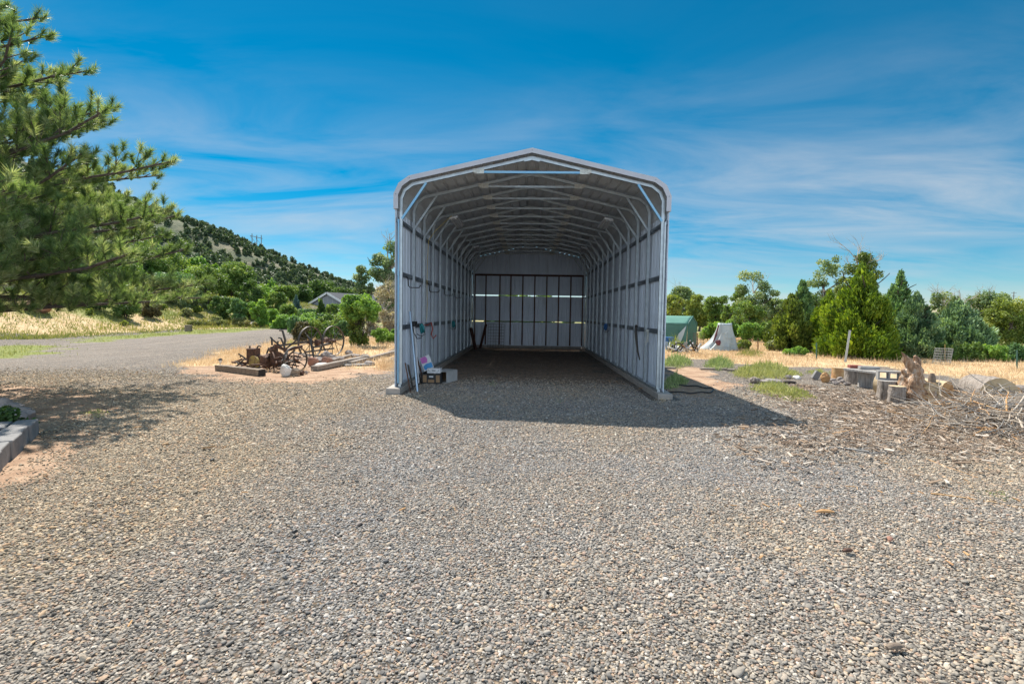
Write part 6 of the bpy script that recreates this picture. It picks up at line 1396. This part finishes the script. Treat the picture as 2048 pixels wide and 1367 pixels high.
# --- hillside junipers
vr = []
for s_ in range(5):
    rr = random.Random(900 + s_); cl = []
    for i in range(11): zf = rr.uniform(.15, .85); a = rr.uniform(0, 6.28); r = (1 - zf ** 2) * .75 * rr.uniform(.2, 1); s = rr.uniform(.35, .55); cl.append((cos(a) * r, sin(a) * r, zf * 2.1, s, s, s * 1.1, rr.uniform(.15, .85)))
    V, hue, _ = cloud(cl, 520, .34, 910 + s_, aspect=.75); V[:, 2] = np.maximum(V[:, 2], -.1); vr.append((V, hue))
vme = [raw_mesh('hillside_juniper', V, 4, M['l_hill'], {'hue': h_}) for V, h_ in vr]
hm2 = []
for k_, mk in enumerate(('l_oak', 'l_bright')):
    for V, h_ in vr[:2]: hm2.append(raw_mesh('hillside_oak', V, 4, M[mk], {'hue': h_}))
g_ = np.random.default_rng(99); HT = []
tries = 0
while len(HT) < 6000 and tries < 120000:
    tries += 1; y = 60 + 480 * g_.random() ** 1.1; t_ = g_.random(); x0 = -46 - .02 * max(y - 60, 0); x = x0 - 92 * (t_ * 1.08) + 2
    if abs(x) > 1.02 * y + 12: continue
    den = .72 + .9 * float(fn(np.array(x), np.array(y), .035, 31)) + .4 * float(fn(np.array(x), np.array(y), .12, 33)) + (.35 if t_ < .25 else 0)
    if g_.random() < den: HT.append((x, y, t_, math.hypot(x, y)))
HT.sort(key=lambda q_: q_[3]); vis = HT; ind = vis[:290]; rest = vis[290:]; print('hill trees', len(HT))
LABJ = 'dark rounded juniper scattered on the lower hillside'; LABO = 'bright green scrub oak low on the hillside'
for i, (x, y, t_, r) in enumerate(ind):
    oak = t_ < .22 and g_.random() < .55; me_ = hm2[i % 4] if oak else vme[i % 5]; s = g_.uniform(.6, 1.1) * (1.4 if oak else 1)
    o = link('scrub_oak' if oak else 'hillside_juniper', me_, loc=(x, y, float(hz_(x, y)) - .2)); o.scale = (s * g_.uniform(.9, 1.25), s, s * g_.uniform(.85, 1.2)); o.rotation_euler.z = g_.uniform(0, 6.28)
    tag(o, LABO if oak else LABJ, 'tree', 'scrub oaks low on the hill' if oak else 'junipers dotted over the near hillside')
Vs = []; Hs = []
for i, (x, y, t_, r) in enumerate(rest):
    V, h_ = vr[i % 5]; nq = len(h_); kk = np.arange(0, nq, 2 if r < 260 else 4); Vq = V.reshape(nq, 4, 3)[kk]; a = g_.uniform(0, 6.28); s = g_.uniform(.7, 1.25); cc_ = Vq.mean(1, keepdims=True); Vq = cc_ + (Vq - cc_) * (1.35 if r < 260 else 1.8)
    R_ = np.array([[cos(a), -sin(a), 0], [sin(a), cos(a), 0], [0, 0, 1]]); Vq = Vq @ R_.T * s + np.array([x, y, float(hz_(x, y)) - .2]); Vs.append(Vq.reshape(-1, 3)); Hs.append(h_[kk])
o = link('hillside_woodland', raw_mesh('hillside_woodland', np.concatenate(Vs), 4, M['l_hill'], {'hue': np.concatenate(Hs)})); tag(o, 'dark juniper woodland covering the farther hillside', 'woodland', kind='stuff')
# far trees low on the horizon to the right (reads as one mass)
Vs = []; Hs = []
for i in range(500):
    y = g_.uniform(75, 260); x = g_.uniform(-.1, 1.1) * y; V, h_ = vr[i % 5]; nq = len(h_); kk = np.arange(0, nq, 3); Vq = V.reshape(nq, 4, 3)[kk]; a = g_.uniform(0, 6.28); s = g_.uniform(1.3, 2.6); cc_ = Vq.mean(1, keepdims=True); Vq = cc_ + (Vq - cc_) * 1.6
    R_ = np.array([[cos(a), -sin(a), 0], [sin(a), cos(a), 0], [0, 0, 1]]); Vq = Vq @ R_.T * s + np.array([x, y, gzf(x, y) - .3]); Vs.append(Vq.reshape(-1, 3)); Hs.append(h_[kk])
o = link('far_woodland', raw_mesh('far_woodland', np.concatenate(Vs), 4, M['l_dark'], {'hue': np.concatenate(Hs)})); tag(o, 'distant belt of trees beyond the field', 'woodland', kind='stuff')

# --- the pine at the left
def pine():
    rr = random.Random(31); x0, y0 = -10.5, 9.1; t = thing('pine_tree', 'big long needled pine reaching in from the left edge', 'tree', (x0, y0, 0))
    H = 9.4; mb = MB(); mb.tube([(0, 0, -.1), (.05, 0, 2), (0, .05, 4.5), (.05, 0, 7), (0, 0, H)], [.24, .2, .14, .07, .015], 12, amp=.08); mb.build('trunk', M['bark'], t)
    zs = [1.6, 2.4, 3.3, 4.2, 4.9, 5.8, 7.0, 8.1, 9.4]; rs = [4.2, 4.6, 4.5, 4.1, 3.5, 2.8, 1.8, 1.0, .2]
    tufts = []; bm_ = MB()
    def twig(a, d, Ls, r, lvl):
        seg = 4; pts = [Vector(a)]; d = Vector(d).normalized()
        for i in range(seg): d = (d + Vector((rr.gauss(0, .09), rr.gauss(0, .09), rr.gauss(.05, .05)))).normalized(); pts.append(pts[-1] + d * Ls / seg)
        bm_.tube(pts, [r * (1 - .6 * i / seg) for i in range(seg + 1)], 4 if lvl else 6, caps=False)
        return pts, d
    nb = 100
    for i in range(nb):
        z = 1.55 + (H - 2.05) * (i / nb) ** 1.45; a = i * 2.399 + rr.gauss(0, .2); R_ = float(np.interp(z + .5, zs, rs)) * rr.uniform(.72, 1.04)
        el_ = .10 + .28 * (z / H) - (.12 if z < 2.4 else 0); d = Vector((cos(a), sin(a), el_)); pts, dd = twig((0, 0, z), d, R_ * .96, .05 * (1 - z / H * .6), 0)
        vis_side = cos(a) > -.35
        ns = int(R_ / (.30 if vis_side else .5)) + 2
        for j in range(ns):
            f = .22 + .78 * j / ns; k = min(3, int(f * 4)); p = pts[k].lerp(pts[k + 1], f * 4 - k); sdir = 1 if j % 2 else -1
            pd = Vector((-d.y, d.x, 0)).normalized() * sdir; sd_ = (dd * .75 + pd * rr.uniform(.5, .9) + Vector((0, 0, rr.uniform(-.05, .35)))).normalized(); L2 = (.35 + .95 * (1 - f)) * rr.uniform(.6, 1.1) * min(1, R_ / 3.0)
            p2, d2 = twig(p, sd_, L2, .013, 1); tufts.append((p2[-1], d2)); 
            if L2 > .35: tufts.append((p2[2], (d2 + Vector((rr.gauss(0, .5), rr.gauss(0, .5), rr.gauss(.3, .3)))).normalized()))
            if L2 > .5:
                for q_ in range(3):
                    d3 = (d2 + Vector((rr.gauss(0, .5), rr.gauss(0, .5), rr.gauss(.25, .25)))).normalized(); p3, d4 = twig(p2[rr.choice((1, 2, 3))], d3, rr.uniform(.22, .45), .008, 2); tufts.append((p3[-1], d4))
        tufts.append((pts[-1], dd))
    bm_.build('branches', M['bark'], t); print('tufts', len(tufts))
    g2 = np.random.default_rng(8); nn = 125; T = np.array([list(a) for a, _ in tufts]); D = np.array([list(b_) for _, b_ in tufts]); D = unit(D * .8 + np.array([0, 0, .6])); K = len(T)
    s_ = np.repeat(np.arange(K), nn); n = len(s_); back = g2.uniform(-.15, .03, n); base = T[s_] + D[s_] * back[:, None]; rad = unit(np.cross(D[s_], g2.normal(0, 1, (n, 3)))); open_ = g2.uniform(.3, 1.9, n)[:, None]
    ax_ = unit(D[s_] * 1.0 + rad * open_ + np.array([0, 0, .08])); Ln = g2.uniform(.11, .19, n)[:, None]; sd = unit(np.cross(ax_, g2.normal(0, 1, (n, 3)))); w_ = .0046
    V = np.stack([base - sd * w_, base + sd * w_, base + ax_ * Ln], 1).reshape(-1, 3); th = g2.random(K) * .6 + .2; hue = np.clip(th[s_] + g2.normal(0, .12, n) + np.where(back < -.15, .2, 0), 0, 1)
    link('needles', raw_mesh('needles', V, 3, M['l_pine'], {'hue': hue}), t)
pine()

shrub(2, 880, 60, 60, 'l_dark', 'dark green plant growing in the raised bed at the left edge', 600, dist=6.5, nl=1600, leaf=.05)
